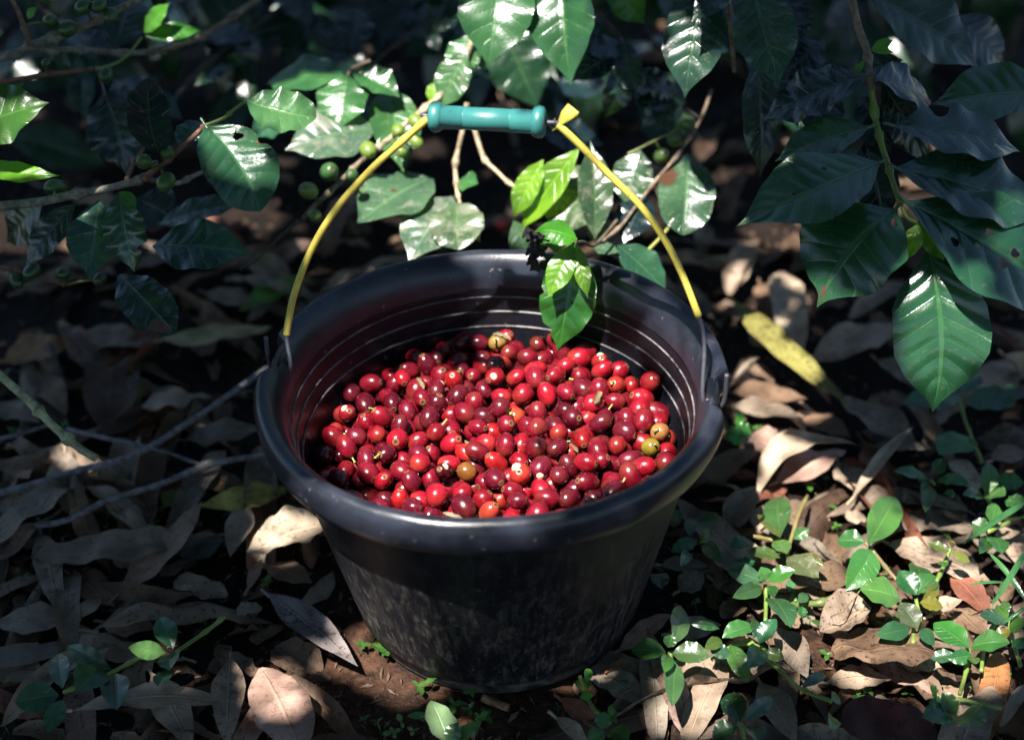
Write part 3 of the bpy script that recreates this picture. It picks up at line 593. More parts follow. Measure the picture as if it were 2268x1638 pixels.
A2 = branch('thin reddish twig with dark green fruit low at the left edge', 'L1', (0, 180), Y(.14))
stem_part(A2, 'L1', [(-60, 165), (90, 190), (200, 218), (300, 246), (412, 284)], (Y(.14), Y(.14)), .0020, .0014, RED, nodes=(.3, .98))
fruits(A2, 'L1', [(105, 255, 50), (200, 200, 54), (400, 215, 46), (628, 246, 44)], Y(.135), (.016, .045, .014, 1))

# --- left upper branches
B = branch('knobbly grey green coffee branch with green fruit across the top left corner', 'C1', (0, 330), Y(.27))
stem_part(B, 'C1', [(-60, 338), (100, 312), (180, 272), (320, 220), (460, 165), (580, 110), (700, 50), (860, -30)], (Y(.26), Y(.30)), .0042, .0026, GREY, nodes=(.28, .42, .70))
stem_part(B, 'C1', [(170, 285), (290, 296), (400, 290), (540, 296), (740, 312), (900, 300)], (Y(.265), Y(.32)), .0028, .0024, GREY, name='side_stem', nodes=(.25, .5, .78, .99))
stem_part(B, 'C1', [(900, 300), (1050, 262), (1180, 212), (1310, 135), (1440, 42), (1530, -20)], (Y(.32), Y(.42)), .0024, .0026, BROWN, name='side_stem', nodes=(.4, .68))
stem_part(B, 'C1', [(172, 260), (142, 165), (112, 80), (60, -20)], (Y(.265), Y(.25)), .0022, .0016, BROWN, name='side_stem', nodes=(.35,))
fruits(B, 'C1', [(295, 130, 50), (395, 170, 56), (490, 42, 52), (580, 36, 46), (645, 90, 46)], Y(.265), (.022, .065, .016, 1))
hero_leaf(B, 'C1', (678, 292), (800, -90), 300, Y(.33), Y(.40), DK2, up=.3)
hero_leaf(B, 'C1', (845, 195), (995, 15), 100, Y(.34), Y(.34), FRESH, M_YOUNG)
hero_leaf(B, 'C1', (850, 212), (1180, 180), 110, Y(.34), Y(.35), (0.03, .15, .015, 0), M_YOUNG)
hero_leaf(B, 'C1', (160, 110), (215, 40), 50, Y(.26), Y(.26), FRESH, M_YOUNG, nu=12, nv=6)
Cb = branch('thin brown coffee twig with a long hanging navy leaf at upper left', 'C1', (0, 480), Y(.24))
stem_part(Cb, 'C1', [(-60, 492), (240, 440), (400, 420), (545, 404)], (Y(.24), Y(.25)), .0019, .0017, RED, nodes=(.45, .98))
stem_part(Cb, 'C1', [(545, 404), (640, 386), (740, 330), (830, 220)], (Y(.25), Y(.30)), .0015, .0011, GREEN, M_STEM)
hero_leaf(Cb, 'C1', (610, 540), (740, 1020), 335, Y(.25), Y(.22), NAVY, up=.3, side=-.03, petiole=.022)
hero_leaf(Cb, 'C1', (640, 400), (770, 440), 40, Y(.27), Y(.27), DK, nu=12, nv=6)
fruits(Cb, 'C1', [(270, 370, 30), (90, 500, 50), (620, 440, 45)], Y(.245), (.018, .055, .014, 1))
D = branch('pair of bright green coffee leaves reaching in from the left edge', 'C1', (-140, 800), Y(.12))
hero_leaf(D, 'C1', (-240, 800), (290, 602), 345, Y(.12), Y(.12), (0.030, 0.10, 0.010, 0), M_YOUNG, up=.05, tilt=-35)
hero_leaf(D, 'C1', (-110, 950), (360, 1028), 120, Y(.12), Y(.10), (0.11, .30, .018, 0), M_YOUNG, up=.6, side=.09)
stem_part(D, 'C1', [(-240, 820), (-120, 950), (-60, 1160)], (Y(.12), Y(.14)), .0018, .0024, GREEN, M_STEM)
E1 = branch('thin dark diagonal twig in the shade behind the left branches', 'C1', (1000, 600), Y(.45))
stem_part(E1, 'C1', [(940, 680), (1090, 500), (1250, 345), (1480, 170), (1720, -20)], (Y(.42), Y(.60)), .0024, .0024, DARKTW, nodes=(.3, .96))

# --- middle branch behind the handle
Fb = branch('pale sunlit coffee branch with light green fruit running down behind the yellow handle', 'C2', (1375, 200), Y(.32))
stem_part(Fb, 'C2', [(1420, 120), (1375, 205), (1310, 350), (1220, 500), (1130, 600), (1000, 700), (890, 800), (800, 870)], (Y(.36), Y(.27)), .0030, .0022, PALE, nodes=(.3, .62, .98))
stem_part(Fb, 'C2', [(800, 870), (700, 950), (620, 1030), (530, 1120), (430, 1210), (370, 1280)], (Y(.27), Y(.23)), .0021, .0018, BROWN, nodes=(.3, .62))
stem_part(Fb, 'C2', [(370, 1280), (240, 1380), (110, 1510), (0, 1580)], (Y(.23), Y(.20)), .0013, .0007, DARKTW, nodes=(.33, .7))
fruits(Fb, 'C2', [(925, 762, 42), (1030, 712, 46), (750, 878, 54), (1030, 825, 42), (948, 888, 40)], Y(.27), (.13, .20, .035, 1))
fruits(Fb, 'C2', [(522, 1005, 60), (655, 1025, 42)], Y(.24), (.03, .085, .022, 1)); fruits(Fb, 'C2', [(400, 1115, 55), (438, 1260, 40)], Y(.22), (.10, .16, .035, 1))
hero_leaf(Fb, 'C2', (632, 440), (578, 768), 275, Y(.33), Y(.29), MIDG, up=.55)
hero_leaf(Fb, 'C2', (610, 450), (150, 490), 190, Y(.33), Y(.36), MIDG, up=.6)
hero_leaf(Fb, 'C2', (655, 420), (940, 572), 150, Y(.33), Y(.31), MIDG, up=.7, fold=.35)
hero_leaf(Fb, 'C2', (860, 500), (955, 1010), 270, Y(.34), Y(.27), (.034, .10, .036, .35), up=.5, tilt=-12)
hero_leaf(Fb, 'C2', (800, 745), (262, 880), 290, Y(.30), Y(.27), DUST2, up=.6, tilt=-10)
hero_leaf(Fb, 'C2', (340, 650), (50, 790), 180, Y(.34), Y(.33), (.02, .075, .04, .2), up=.5)
hero_leaf(Fb, 'C2', (1320, 300), (1180, 640), 190, Y(.33), Y(.31), (.05, .12, .05, .5), up=.7, tilt=-16)
hero_leaf(Fb, 'C2', (1360, 200), (1270, 470), 190, Y(.36), Y(.33), (.04, .11, .04, .4), up=.6)
hero_leaf(Fb, 'C2', (1400, 240), (1420, 410), 90, Y(.36), Y(.36), DUSTY, up=.6)
hero_leaf(Fb, 'C2', (1150, 480), (1110, 600), 80, Y(.35), Y(.34), LIME, M_YOUNG, nu=14, nv=6)
stem_part(Fb, 'C2', [(632, 440), (660, 400), (760, 360)], (Y(.33), Y(.38)), .0014, .0018, BROWN, name='side_stem')

# --- twigs and leaves behind the bucket
G = branch('two tan coffee twigs hanging below the teal grip with dusty leaves behind the bucket', 'C2', (1300, 770), Y(.27))
stem_part(G, 'C2', [(1330, 600), (1300, 770), (1262, 950), (1265, 1060), (1272, 1130), (1290, 1200), (1305, 1240)], (Y(.30), Y(.24)), .0024, .0011, PALE, nodes=(.33, .52, .7))
stem_part(G, 'C2', [(1350, 640), (1378, 775), (1430, 930), (1500, 1000), (1580, 1075), (1690, 1130)], (Y(.30), Y(.25)), .0024, .0013, PALE, name='side_stem', nodes=(.42, .78))
hero_leaf(G, 'C2', (1130, 1040), (678, 1318), 290, Y(.28), Y(.22), DUSTY, up=.55, tilt=6, brown=[(.45, .2, .04)])
hero_leaf(G, 'C2', (1245, 1150), (985, 1540), 290, Y(.25), Y(.19), DUST2, up=.5)
hero_leaf(G, 'C2', (1268, 1185), (1275, 1460), 300, Y(.24), Y(.19), (.034, .075, .03, .95), up=.5, prof='round', wave=.12)
hero_leaf(G, 'C2', (1310, 1250), (1405, 1420), 95, Y(.24), Y(.21), LIME, M_YOUNG, up=.6, nu=18, nv=6)
hero_leaf(G, 'C2', (1310, 1250), (1425, 1310), 70, Y(.24), Y(.23), LIME, M_YOUNG, up=.6, nu=18, nv=6)
hero_leaf(G, 'C2', (1270, 1070), (1395, 1075), 100, Y(.27), Y(.26), MIDG, up=.6, nu=18, nv=6)
for b, t, w in (((1775, 935), (1598, 1280), 150), ((1985, 868), (1642, 1350), 185)):
    hero_leaf(G, 'C2', b, t, w, Y(.25), Y(.23), LIME, M_YOUNG, up=.5, fold=.3)
hero_leaf(G, 'C2', (1600, 1290), (1700, 1560), 150, Y(.26), Y(.25), DUSTY, up=.6)
G2 = branch('brown coffee twig with three green fruit and dusty leaves right of the handle', 'C3', (1580, 570), Y(.30))
stem_part(G2, 'C3', [(1590, 520), (1545, 650), (1490, 760), (1450, 820), (1380, 920), (1260, 1060), (1150, 1200), (1060, 1320), (950, 1410)], (Y(.34), Y(.20)), .0017, .0012, BROWN, nodes=(.35, .5, .64, .9))
stem_part(G2, 'C3', [(1410, 755), (1300, 800), (1180, 862), (1100, 900)], (Y(.30), Y(.29)), .0011, .0010, (.16, .18, .06, 1), name='side_stem')
fruits(G2, 'C3', [(1445, 722, 50), (1380, 812, 54), (1295, 912, 52)], Y(.30), (.06, .11, .035, 1))
hero_leaf(G2, 'C3', (935, 965), (690, 1345), 345, Y(.27), Y(.22), (.028, .060, .026, .75), up=.5, prof='round')
hero_leaf(G2, 'C3', (905, 1395), (880, 825), 190, Y(.20), Y(.25), (.035, .07, .035, .7), up=.3, tilt=18, fold=.3)
hero_leaf(G2, 'C3', (1172, 878), (1085, 1210), 225, Y(.29), Y(.26), (.03, .075, .04, .5), up=.5)
hero_leaf(G2, 'C3', (1450, 900), (1420, 1375), 310, Y(.28), Y(.22), (.03, .075, .04, .55), up=.5, tilt=-12, prof='round', brown=[(.35, .75, .16)])
hero_leaf(G2, 'C3', (1200, 1150), (1075, 1425), 215, Y(.25), Y(.21), NAVY, up=.45)
hero_leaf(G2, 'C3', (950, 1230), (890, 1420), 130, Y(.24), Y(.22), (.06, .09, .06, .8), up=.6)
hero_leaf(G2, 'H', (1055, 190), (1445, 570), 250, Y(.20), Y(.18), (.02, .07, .04, .15), up=.6)
hero_leaf(G2, 'H', (880, 220), (1080, 250), 90, Y(.20), Y(.19), DUSTY, up=.6, nu=16, nv=6)
stem_part(G2, 'C3', [(1190, 1490), (1270, 1410), (1335, 1335)], (Y(.20), Y(.22)), .0016, .0014, (.22, .22, .05, 1), M_STEM, name='side_stem')

# --- sprig hanging over the back of the rim
Hs = branch('young bright green coffee sprig hanging over the back rim into the bucket', 'H', (735, 165), Y(.128))
stem_part(Hs, 'H', [(735, 175), (800, 170), (890, 190), (1060, 0)], (Y(.128), Y(.20)), .0012, .0014, (.07, .06, .03, 1))
hero_leaf(Hs, 'H', (742, 185), (596, 1012), 440, Y(.124), Y(.094), (.030, .135, .022, 0), M_YOUNG, up=.35, side=-.02, arch=.05, notches=[(.80, 1, .35, .035), (.47, 1, .12, .03)], nu=60, nv=20)
hero_leaf(Hs, 'H', (720, 185), (522, 605), 205, Y(.118), Y(.092), (.10, .24, .018, 0), M_YOUNG, up=.3, quilt=.02, wave=.1)
hero_leaf(Hs, 'H', (745, 185), (833, 610), 130, Y(.118), Y(.090), (.12, .24, .022, .1), M_YOUNG, up=.3, quilt=.016, wave=.1)
hero_leaf(Hs, 'H', (752, 150), (405, 95), 240, Y(.130), Y(.138), (.05, .21, .016, 0), M_YOUNG, up=.75, arch=.16, fold=-.25)
P0 = at(px('H', (430, 190)), Y(.132)); V, F = [], []
for k in range(5):
    a = P0 + Vector((random.uniform(-.010, .010), random.uniform(-.005, .005), .016 - .007 * k)); bq = a + Vector((random.uniform(.006, .016), random.uniform(-.005, .005), random.uniform(-.016, -.006)))
    gq = leaf_geo(a, bq, Vector((random.uniform(-1, 1), -1, random.uniform(-.5, .5))), .014, 'torn', roll=1.6, wave=.5, quilt=0, crinkle=.35, nu=10, nv=8, seed=k, fold=.3)
    n0 = len(V); V += gq[0]; F += [tuple(q + n0 for q in f) for f in gq[1]]
build('shrivelled_leaf', V, F, M_CHAR, Hs)

# --- dim foliage further back, filling the top of the picture
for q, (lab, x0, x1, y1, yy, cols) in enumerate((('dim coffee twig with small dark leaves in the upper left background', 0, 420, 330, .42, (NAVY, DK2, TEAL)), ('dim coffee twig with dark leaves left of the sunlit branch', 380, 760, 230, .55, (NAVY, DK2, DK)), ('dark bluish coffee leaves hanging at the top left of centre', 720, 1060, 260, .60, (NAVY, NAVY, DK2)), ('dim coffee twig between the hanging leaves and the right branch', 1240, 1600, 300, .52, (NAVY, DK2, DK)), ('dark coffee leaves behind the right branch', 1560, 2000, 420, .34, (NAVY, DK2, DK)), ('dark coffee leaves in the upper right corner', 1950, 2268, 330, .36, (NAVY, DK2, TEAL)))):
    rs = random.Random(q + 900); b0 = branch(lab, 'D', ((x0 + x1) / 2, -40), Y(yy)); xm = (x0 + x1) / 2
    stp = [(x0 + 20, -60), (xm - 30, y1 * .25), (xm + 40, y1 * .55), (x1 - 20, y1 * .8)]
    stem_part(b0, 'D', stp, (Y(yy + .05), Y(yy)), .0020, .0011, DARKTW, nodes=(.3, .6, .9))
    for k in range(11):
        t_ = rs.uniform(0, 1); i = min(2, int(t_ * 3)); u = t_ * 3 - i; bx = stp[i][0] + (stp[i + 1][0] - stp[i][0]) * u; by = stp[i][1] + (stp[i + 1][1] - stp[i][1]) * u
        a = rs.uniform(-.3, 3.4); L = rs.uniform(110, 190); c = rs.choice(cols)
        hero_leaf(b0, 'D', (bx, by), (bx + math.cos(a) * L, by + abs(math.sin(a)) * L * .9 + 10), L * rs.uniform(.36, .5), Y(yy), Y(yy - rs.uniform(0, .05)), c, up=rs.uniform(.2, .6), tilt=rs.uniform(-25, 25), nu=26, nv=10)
# --- leaves hanging in at the top
I = branch('two big glossy sunlit coffee leaves hanging tip down from the top centre', 'C2', (1700, -200), Y(.30))
hero_leaf(I, 'C2', (1545, -260), (1453, 410), 420, Y(.34), Y(.27), (.022, .080, .030, .05), up=.45, tilt=-8, arch=.1)
hero_leaf(I, 'C2', (1885, -240), (1937, 505), 350, Y(.34), Y(.27), (.022, .080, .030, .05), up=.45, tilt=10, fold=.28, arch=.1)
stem_part(I, 'C2', [(1500, -300), (1700, -280), (1900, -250), (2150, -200)], (Y(.34), Y(.36)), .0018, .0018, GREEN, M_STEM)
hero_leaf(I, 'C3', (960, -150), (1200, 145), 210, Y(.34), Y(.34), (.03, .13, .015, 0), M_YOUNG, up=.3)
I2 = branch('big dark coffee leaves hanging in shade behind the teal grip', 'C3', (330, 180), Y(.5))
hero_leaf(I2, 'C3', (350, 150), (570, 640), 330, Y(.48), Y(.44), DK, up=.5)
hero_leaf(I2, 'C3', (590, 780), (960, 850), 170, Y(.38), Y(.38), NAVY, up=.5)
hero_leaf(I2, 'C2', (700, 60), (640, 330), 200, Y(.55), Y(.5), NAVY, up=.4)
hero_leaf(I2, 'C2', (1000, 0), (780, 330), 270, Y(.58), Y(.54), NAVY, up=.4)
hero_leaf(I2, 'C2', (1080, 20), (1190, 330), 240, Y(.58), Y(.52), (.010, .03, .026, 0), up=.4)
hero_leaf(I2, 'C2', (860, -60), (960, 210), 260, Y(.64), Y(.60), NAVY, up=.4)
stem_part(I2, 'C3', [(-400, 380), (-160, 190), (120, 40), (330, -80)], (Y(.50), Y(.52)), .0017, .0022, DARKTW)
stem_part(I2, 'C3', [(330, 180), (420, 40), (500, -80)], (Y(.48), Y(.52)), .0017, .0022, DARKTW, name='side_stem')
J = branch('dark coffee leaf lit along its left half, hanging with others from the top right', 'C3', (1650, -60), Y(.25))
hero_leaf(J, 'C3', (1545, -90), (1430, 578), 330, Y(.26), Y(.21), (.012, .038, .026, .15), up=.4, quilt=.016, brown=[(.98, 0, .03)])
hero_leaf(J, 'C3', (1720, -90), (1470, 130), 150, Y(.24), Y(.21), DK2, up=.4)
hero_leaf(J, 'C4', (415, -90), (578, 515), 350, Y(.22), Y(.16), (.012, .042, .024, .08), up=.4, quilt=.015)
hero_leaf(J, 'C4', (450, 320), (470, 1045), 215, Y(.24), Y(.20), (.010, .026, .024, .25), up=.3, tilt=-20)
hero_leaf(J, 'C4', (600, -60), (680, 300), 260, Y(.30), Y(.26), NAVY, up=.4)
stem_part(J, 'C4', [(280, -40), (295, 150), (320, 420)], (Y(.28), Y(.28)), .0022, .0017, BROWN)
stem_part(J, 'C4', [(100, -130), (415, -100), (700, -90)], (Y(.24), Y(.24)), .002, .002, GREEN, M_STEM, name='side_stem')

# --- right main branch
Kb = branch('drooping green coffee branch at right with large dark glossy leaves, several full of holes', 'C4', (1000, -20), Y(.20))
stem_part(Kb, 'C4', [(990, -70), (1040, 150), (1090, 290), (1108, 420), (1122, 530)], (Y(.21), Y(.15)), .0030, .0025, BROWN, nodes=(.6, .82))
stem_part(Kb, 'C4', [(1122, 530), (1145, 700), (1175, 830), (1215, 960), (1250, 1080), (1292, 1195)], (Y(.15), Y(.07)), .0024, .0017, (.13, .18, .03, 1), M_STEM, nodes=(.15, .34, .66, .97))
stem_part(Kb, 'C4', [(1292, 1195), (1330, 1270), (1395, 1302)], (Y(.07), Y(.05)), .0014, .0012, GREEN, M_STEM, name='side_stem')
hero_leaf(Kb, 'C4', (1085, 450), (478, 705), 250, Y(.15), Y(.16), NAVY, up=.5, wave=.16, quilt=.02, petiole=.006)
hero_leaf(Kb, 'C4', (1145, 455), (1475, 605), 175, Y(.15), Y(.17), NAVY, up=.5, brown=[(.85, -.5, .05)])
hero_leaf(Kb, 'C4', (1110, 745), (555, 945), 215, Y(.12), Y(.12), (.012, .050, .020, 0), up=.6, petiole=.005)
hero_leaf(Kb, 'C4', (1165, 955), (333, 1322), 375, Y(.095), Y(.055), (.014, .058, .026, .03), up=.55, arch=.09, side=-.05, petiole=.007, holes=[(.36, .42, .0018, 1.0), (.62, .1, .0012, 1)], nu=72, nv=30)
hero_leaf(Kb, 'C4', (1250, 737), (1988, 888), 265, Y(.12), Y(.12), (.010, .034, .024, .03), up=.6, side=.05, arch=.1, petiole=.008, notches=[(.34, -1, .5, .07)])
hero_leaf(Kb, 'C4', (1268, 985), (2170, 1270), 350, Y(.09), Y(.08), (.011, .040, .026, .03), up=.6, side=.04, arch=.08, quilt=.012, petiole=.007)
hero_leaf(Kb, 'C4', (1262, 1222), (800, 1800), 560, Y(.07), Y(.03), (.014, .060, .026, .02), up=.65, arch=.17, petiole=.006, brown=[(.93, .05, .13)], notches=[(.93, 1, .5, .06)], holes=[(.12, -.55, .0035, .7)], nu=64, nv=28)
hero_leaf(Kb, 'C4', (1325, 1182), (2370, 1870), 500, Y(.065), Y(.02), (.013, .054, .030, .03), up=.6, side=.03, arch=.09, petiole=.008, nu=90, nv=40,
          holes=[(.26, .42, .0034, 1.0), (.36, .14, .0020, 1.0), (.38, -.22, .0024, 1.0), (.50, .18, .0034, 1.6), (.535, -.16, .0034, 1.0), (.63, -.14, .0028, 1.0)])
hero_leaf(Kb, 'R1', (1560, 70), (1590, 1085), 580, Y(.05), Y(.0), (.015, .064, .030, .05), up=.35, side=-.06, arch=.10, quilt=.015, wave=.05, nu=60, nv=20)
hero_leaf(Kb, 'C4', (1398, 1308), (1322, 1525), 120, Y(.05), Y(.035), (.13, .28, .016, 0), M_YOUNG, up=.4, brown=[(.97, 0, .04)], quilt=.016)
hero_leaf(Kb, 'C4', (1405, 1308), (1548, 1530), 125, Y(.05), Y(.035), (.08, .22, .016, 0), M_YOUNG, up=.4, quilt=.016)
hero_leaf(Kb, 'C4', (1120, 292), (1252, 235), 65, Y(.17), Y(.17), FRESH, M_YOUNG, nu=14, nv=6); hero_leaf(Kb, 'C4', (1120, 296), (1254, 308), 42, Y(.17), Y(.165), FRESH, M_YOUNG, nu=14, nv=6)
hero_leaf(Kb, 'C4', (1080, 350), (1005, 470), 40, Y(.17), Y(.16), FRESH, M_YOUNG, nu=14, nv=6)
hero_leaf(Kb, 'C4', (1100, -40), (1750, 400), 330, Y(.26), Y(.24), (.012, .034, .018, .05), up=.5, brown=[(.95, -.6, .08)], quilt=.014)
hero_leaf(Kb, 'C4', (2200, 545), (1470, 612), 300, Y(.16), Y(.17), (.013, .055, .016, 0), up=.6, quilt=.014)
hero_leaf(Kb, 'C4', (1600, 100), (1900, 400), 230, Y(.30), Y(.30), NAVY, up=.4)
hero_leaf(Kb, 'C4', (1060, 560), (1230, 900), 240, Y(.19), Y(.16), NAVY, up=.4); hero_leaf(Kb, 'C4', (1080, 830), (1200, 1330), 250, Y(.17), Y(.13), NAVY, up=.4)
hero_leaf(Kb, 'C4', (1180, 480), (1440, 960), 230, Y(.18), Y(.16), DK2, up=.4); hero_leaf(Kb, 'C4', (1500, 800), (1640, 940), 150, Y(.17), Y(.16), DUSTY, up=.4)
hero_leaf(Kb, 'C4', (900, 520), (740, 780), 260, Y(.22), Y(.2), NAVY, up=.4); hero_leaf(Kb, 'C4', (850, 250), (560, 480), 220, Y(.28), Y(.26), NAVY, up=.4)
hero_leaf(Kb, 'C4', (900, 1180), (760, 1420), 260, Y(.14), Y(.12), NAVY, up=.4); hero_leaf(Kb, 'C4', (1300, 350), (980, 470), 170, Y(.24), Y(.24), DK2, up=.5)
hero_leaf(Kb, 'C4', (1950, 1150), (2060, 1500), 220, Y(.10), Y(.07), DK2, up=.4)

# ================================================================== fallen leaves
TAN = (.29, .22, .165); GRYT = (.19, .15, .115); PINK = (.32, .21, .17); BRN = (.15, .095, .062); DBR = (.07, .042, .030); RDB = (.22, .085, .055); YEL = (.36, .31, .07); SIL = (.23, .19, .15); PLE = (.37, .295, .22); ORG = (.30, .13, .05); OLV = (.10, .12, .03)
def dead(crop, b, t, w, col, dots, label, zb=.012, zt=.012, prof='lance', tilt=0, **k):
    k.setdefault('quilt', 0.0); k.setdefault('crinkle', .16); k.setdefault('wave', .08); k.setdefault('nu', 22); k.setdefault('nv', 10); k.setdefault('arch', .06); k.setdefault('fold', .1)
    o = hero_leaf(None, crop, b, t, w, Z(zb), Z(zt), (*col, dots), M_DEAD, 'fallen_leaf', tilt=tilt, hint=Vector((0, 0, 1)), prof=prof, petiole=.006 if prof == 'lance' else 0, **k)
    return tag(o, label, 'leaf', 'fallen leaves on the ground')
ND = []
def dl(*a, **k): dead(*a, **k)
dl('R1', (325, 370), (1090, 1060), 160, (.19, .175, .05), .9, 'long yellow spotted fallen leaf right of the bucket', zb=.045, zt=.03, side=.06, arch=.05, wave=.04, crinkle=.06)
dl('R1', (1500, 1310), (975, 985), 190, GRYT, .6, 'grey fallen leaf continuing from the tip of the yellow one', zb=.01, zt=.02)
dl('R1', (640, 190), (720, 750), 225, PLE, .15, 'pale cream sunlit fallen leaf above the yellow leaf', zb=.03, zt=.018, prof='strip')
dl('R1', (440, 40), (310, 345), 190, TAN, .3, 'curled tan fallen leaf behind the right end of the handle', zb=.04, zt=.015, roll=.8, prof='torn')
dl('R1', (500, 270), (560, 500), 130, BRN, .4, 'small brown fallen leaf left of the pale cream leaf', zb=.02)
dl('R1', (800, 780), (1420, 545), 210, TAN, .4, 'tan fallen leaf in part shade between the yellow leaf and the hanging green leaf', zb=.012, zt=.02)
dl('R1', (1230, 750), (1490, 965), 140, GRYT, .4, 'short grey curled leaf left of the hanging green leaf', zb=.02, roll=1.0)
dl('R1', (330, 900), (500, 740), 130, SIL, .2, 'rolled grey leaf curl tucked under the yellow leaf', zb=.02, zt=.03, roll=2.2)
dl('R1', (330, 960), (800, 1010), 130, BRN, .4, 'brown fallen leaf under the yellow leaf beside the bucket', zb=.008)
dl('R1', (480, 1650), (1130, 1300), 175, PLE, .2, 'long arched pale tan leaf right of the bucket rim', zb=.012, zt=.03, side=-.22, arch=.12, roll=.7)
dl('R1', (600, 1530), (1050, 1330), 190, PINK, .25, 'pinkish tan leaf under the arched pale leaf', zb=.008, zt=.018)
dl('R1', (440, 1230), (640, 1350), 180, PINK, .3, 'pinkish grey leaf end left of the arched pale leaf', zb=.018, zt=.02, prof='torn')
dl('R1', (1075, 1640), (1475, 1170), 95, PLE, .15, 'narrow pale pointed leaf lying diagonally at right', zb=.02, zt=.04, roll=.9)
dl('R1', (1150, 1310), (1350, 1650), 180, RDB, .3, 'reddish brown fallen leaf under the narrow pale one', zb=.008)
dl('R1', (990, 1390), (1160, 1620), 165, TAN, .4, 'short tan leaf left of the reddish brown one', zb=.01)
dl('R1', (330, 1050), (760, 1120), 125, GRYT, .5, 'grey brown leaf beside the right wall of the bucket', zb=.01)
dl('R1', (770, 1110), (1080, 1240), 110, BRN, .5, 'dim brown leaf above the arched pale leaf', zb=.008)
dl('R1', (2180, 780), (1890, 960), 210, TAN, .4, 'torn tan leaf at the right edge below the coffee leaves', zb=.01, zt=.02, prof='torn')
dl('R1', (2030, 720), (2170, 880), 110, PLE, .1, 'pale curled leaf end at the right edge', zb=.03, roll=1.2)
dl('R1', (1730, 1390), (1870, 1580), 135, PLE, .5, 'pale speckled leaf piece among the weeds at right', zb=.012, prof='strip')
dl('R1', (1200, 1290), (1600, 1330), 90, SIL, .3, 'silvery grey leaf sliver right of the narrow pale leaf', zb=.012)
dl('R1', (1960, 1390), (2180, 1330), 130, PINK, .2, 'pink tan leaf at the right edge above the weeds', zb=.012)
dl('R2', (690, 400), (830, 130), 190, SIL, .5, 'grey drooping leaf in shade just right of the bucket', zb=.008, zt=.03, roll=.8)
dl('R2', (1238, 1010), (1790, 1040), 195, BRN, .9, 'broad dark speckled leaf standing on edge among the weeds', zb=.02, zt=.03, tilt=-22, prof='strip', arch=.03)
dl('R2', (1180, 920), (1450, 790), 225, TAN, .9, 'mottled tan leaf with a thin curled stalk in front of the weeds', zb=.012, zt=.03, prof='round', roll=.6)
dl('R2', (1040, 640), (1205, 725), 100, TAN, .9, 'small mottled yellow brown leaf between the weeds', zb=.02, prof='torn')
dl('R2', (940, 870), (1120, 1170), 155, GRYT, .5, 'twisted grey brown leaf left of the dark speckled one', zb=.02, twist=1.2, zt=.01)
dl('R2', (265, 1000), (310, 1530), 145, SIL, .35, 'long pale strip leaf running to the bottom edge below the bucket', zb=.012, prof='strip')
dl('R2', (650, 1080), (455, 1530), 170, TAN, .3, 'long tan leaf beside the pale strip at the bottom edge', zb=.014, zt=.012, prof='strip')
dl('R2', (95, 1020), (395, 825), 115, PINK, .3, 'red dotted pinkish leaf at the foot of the bucket', zb=.01, zt=.02)
dl('R2', (-20, 1090), (235, 1170), 160, SIL, .4, 'torn grey leaf on the soil right of the bucket base', zb=.008, prof='torn')
dl('R2', (60, 1120), (200, 1060), 60, ORG, .2, 'small orange brown leaf tip at the bucket base', zb=.015)
dl('R2', (370, 930), (650, 890), 120, SIL, .3, 'silver grey leaf behind the four leaf weed', zb=.012)
dl('R2', (850, 1180), (1050, 1510), 170, TAN, .4, 'tan leaf under the creeping stem at the bottom', zb=.01, twist=.6)
dl('R2', (2140, 1030), (2050, 1520), 155, ORG, .55, 'rust brown strip leaf near the bottom right corner', zb=.02, prof='strip')
dl('R2', (2280, 1200), (2140, 1420), 75, SIL, .2, 'narrow silver sliver at the right edge near the bottom corner', zb=.02, prof='strip')
dl('R2', (1290, 1370), (1830, 1530), 260, (.075, .022, .018), .8, 'wet dark red leaf at the bottom edge', zb=.03, zt=.02, prof='torn')
dl('R2', (1530, 440), (2090, 650), 195, TAN, .6, 'long mottled tan leaf across the weeds at right', zb=.012, zt=.02)
dl('R2', (1870, 610), (2090, 840), 135, RDB, .3, 'red brown leaf below the mottled tan one', zb=.018)
dl('R2', (1210, 1190), (1560, 1180), 135, TAN, .5, 'tan leaf shaded by the dark speckled leaf', zb=.008)
dl('R2', (1410, 1340), (1610, 1310), 145, PLE, .3, 'pale leaf with upright tip near the wet red leaf', zb=.012, zt=.02)
dl('R2', (1770, 830), (1940, 745), 100, TAN, .6, 'bent yellowish leaf among the weeds at right', zb=.02, zt=.03, roll=.8)
dl('R2', (1760, 180), (1960, 340), 160, BRN, .4, 'brown crumpled leaf below the upper weeds at right', zb=.014, crinkle=.25)
dl('R2', (1550, 290), (1700, 170), 170, RDB, .5, 'crumpled reddish leaf beside the shiny pointed weed leaf', zb=.012, crinkle=.25)
dl('R2', (2140, 340), (2280, 610), 130, TAN, .5, 'tan leaf at the right edge under the grass blades', zb=.012)
dl('R2', (1320, 310), (1420, 300), 70, TAN, .3, 'tiny tan leaf scrap right of the soil patch', zb=.015, prof='torn')
dl('R2', (600, 640), (760, 740), 80, TAN, .4, 'small tan leaf under the creeping weed', zb=.01)
dl('R2', (320, 560), (580, 570), 80, SIL, .3, 'grey leaf in the shade of the bucket', zb=.01)
dl('R2', (420, 700), (560, 610), 130, SIL, .4, 'broad grey leaf in shade beside the bucket wall', zb=.008)
dl('R2', (840, 380), (870, 240), 100, TAN, .4, 'tan leaf end right of the grey drooping leaf', zb=.012)
dl('R2', (1900, 800), (2060, 940), 150, BRN, .5, 'brown leaf under the right weed cluster', zb=.008)
dl('R2', (1590, 1080), (1830, 1100), 130, TAN, .5, 'tan leaf right of the dark speckled leaf', zb=.006)
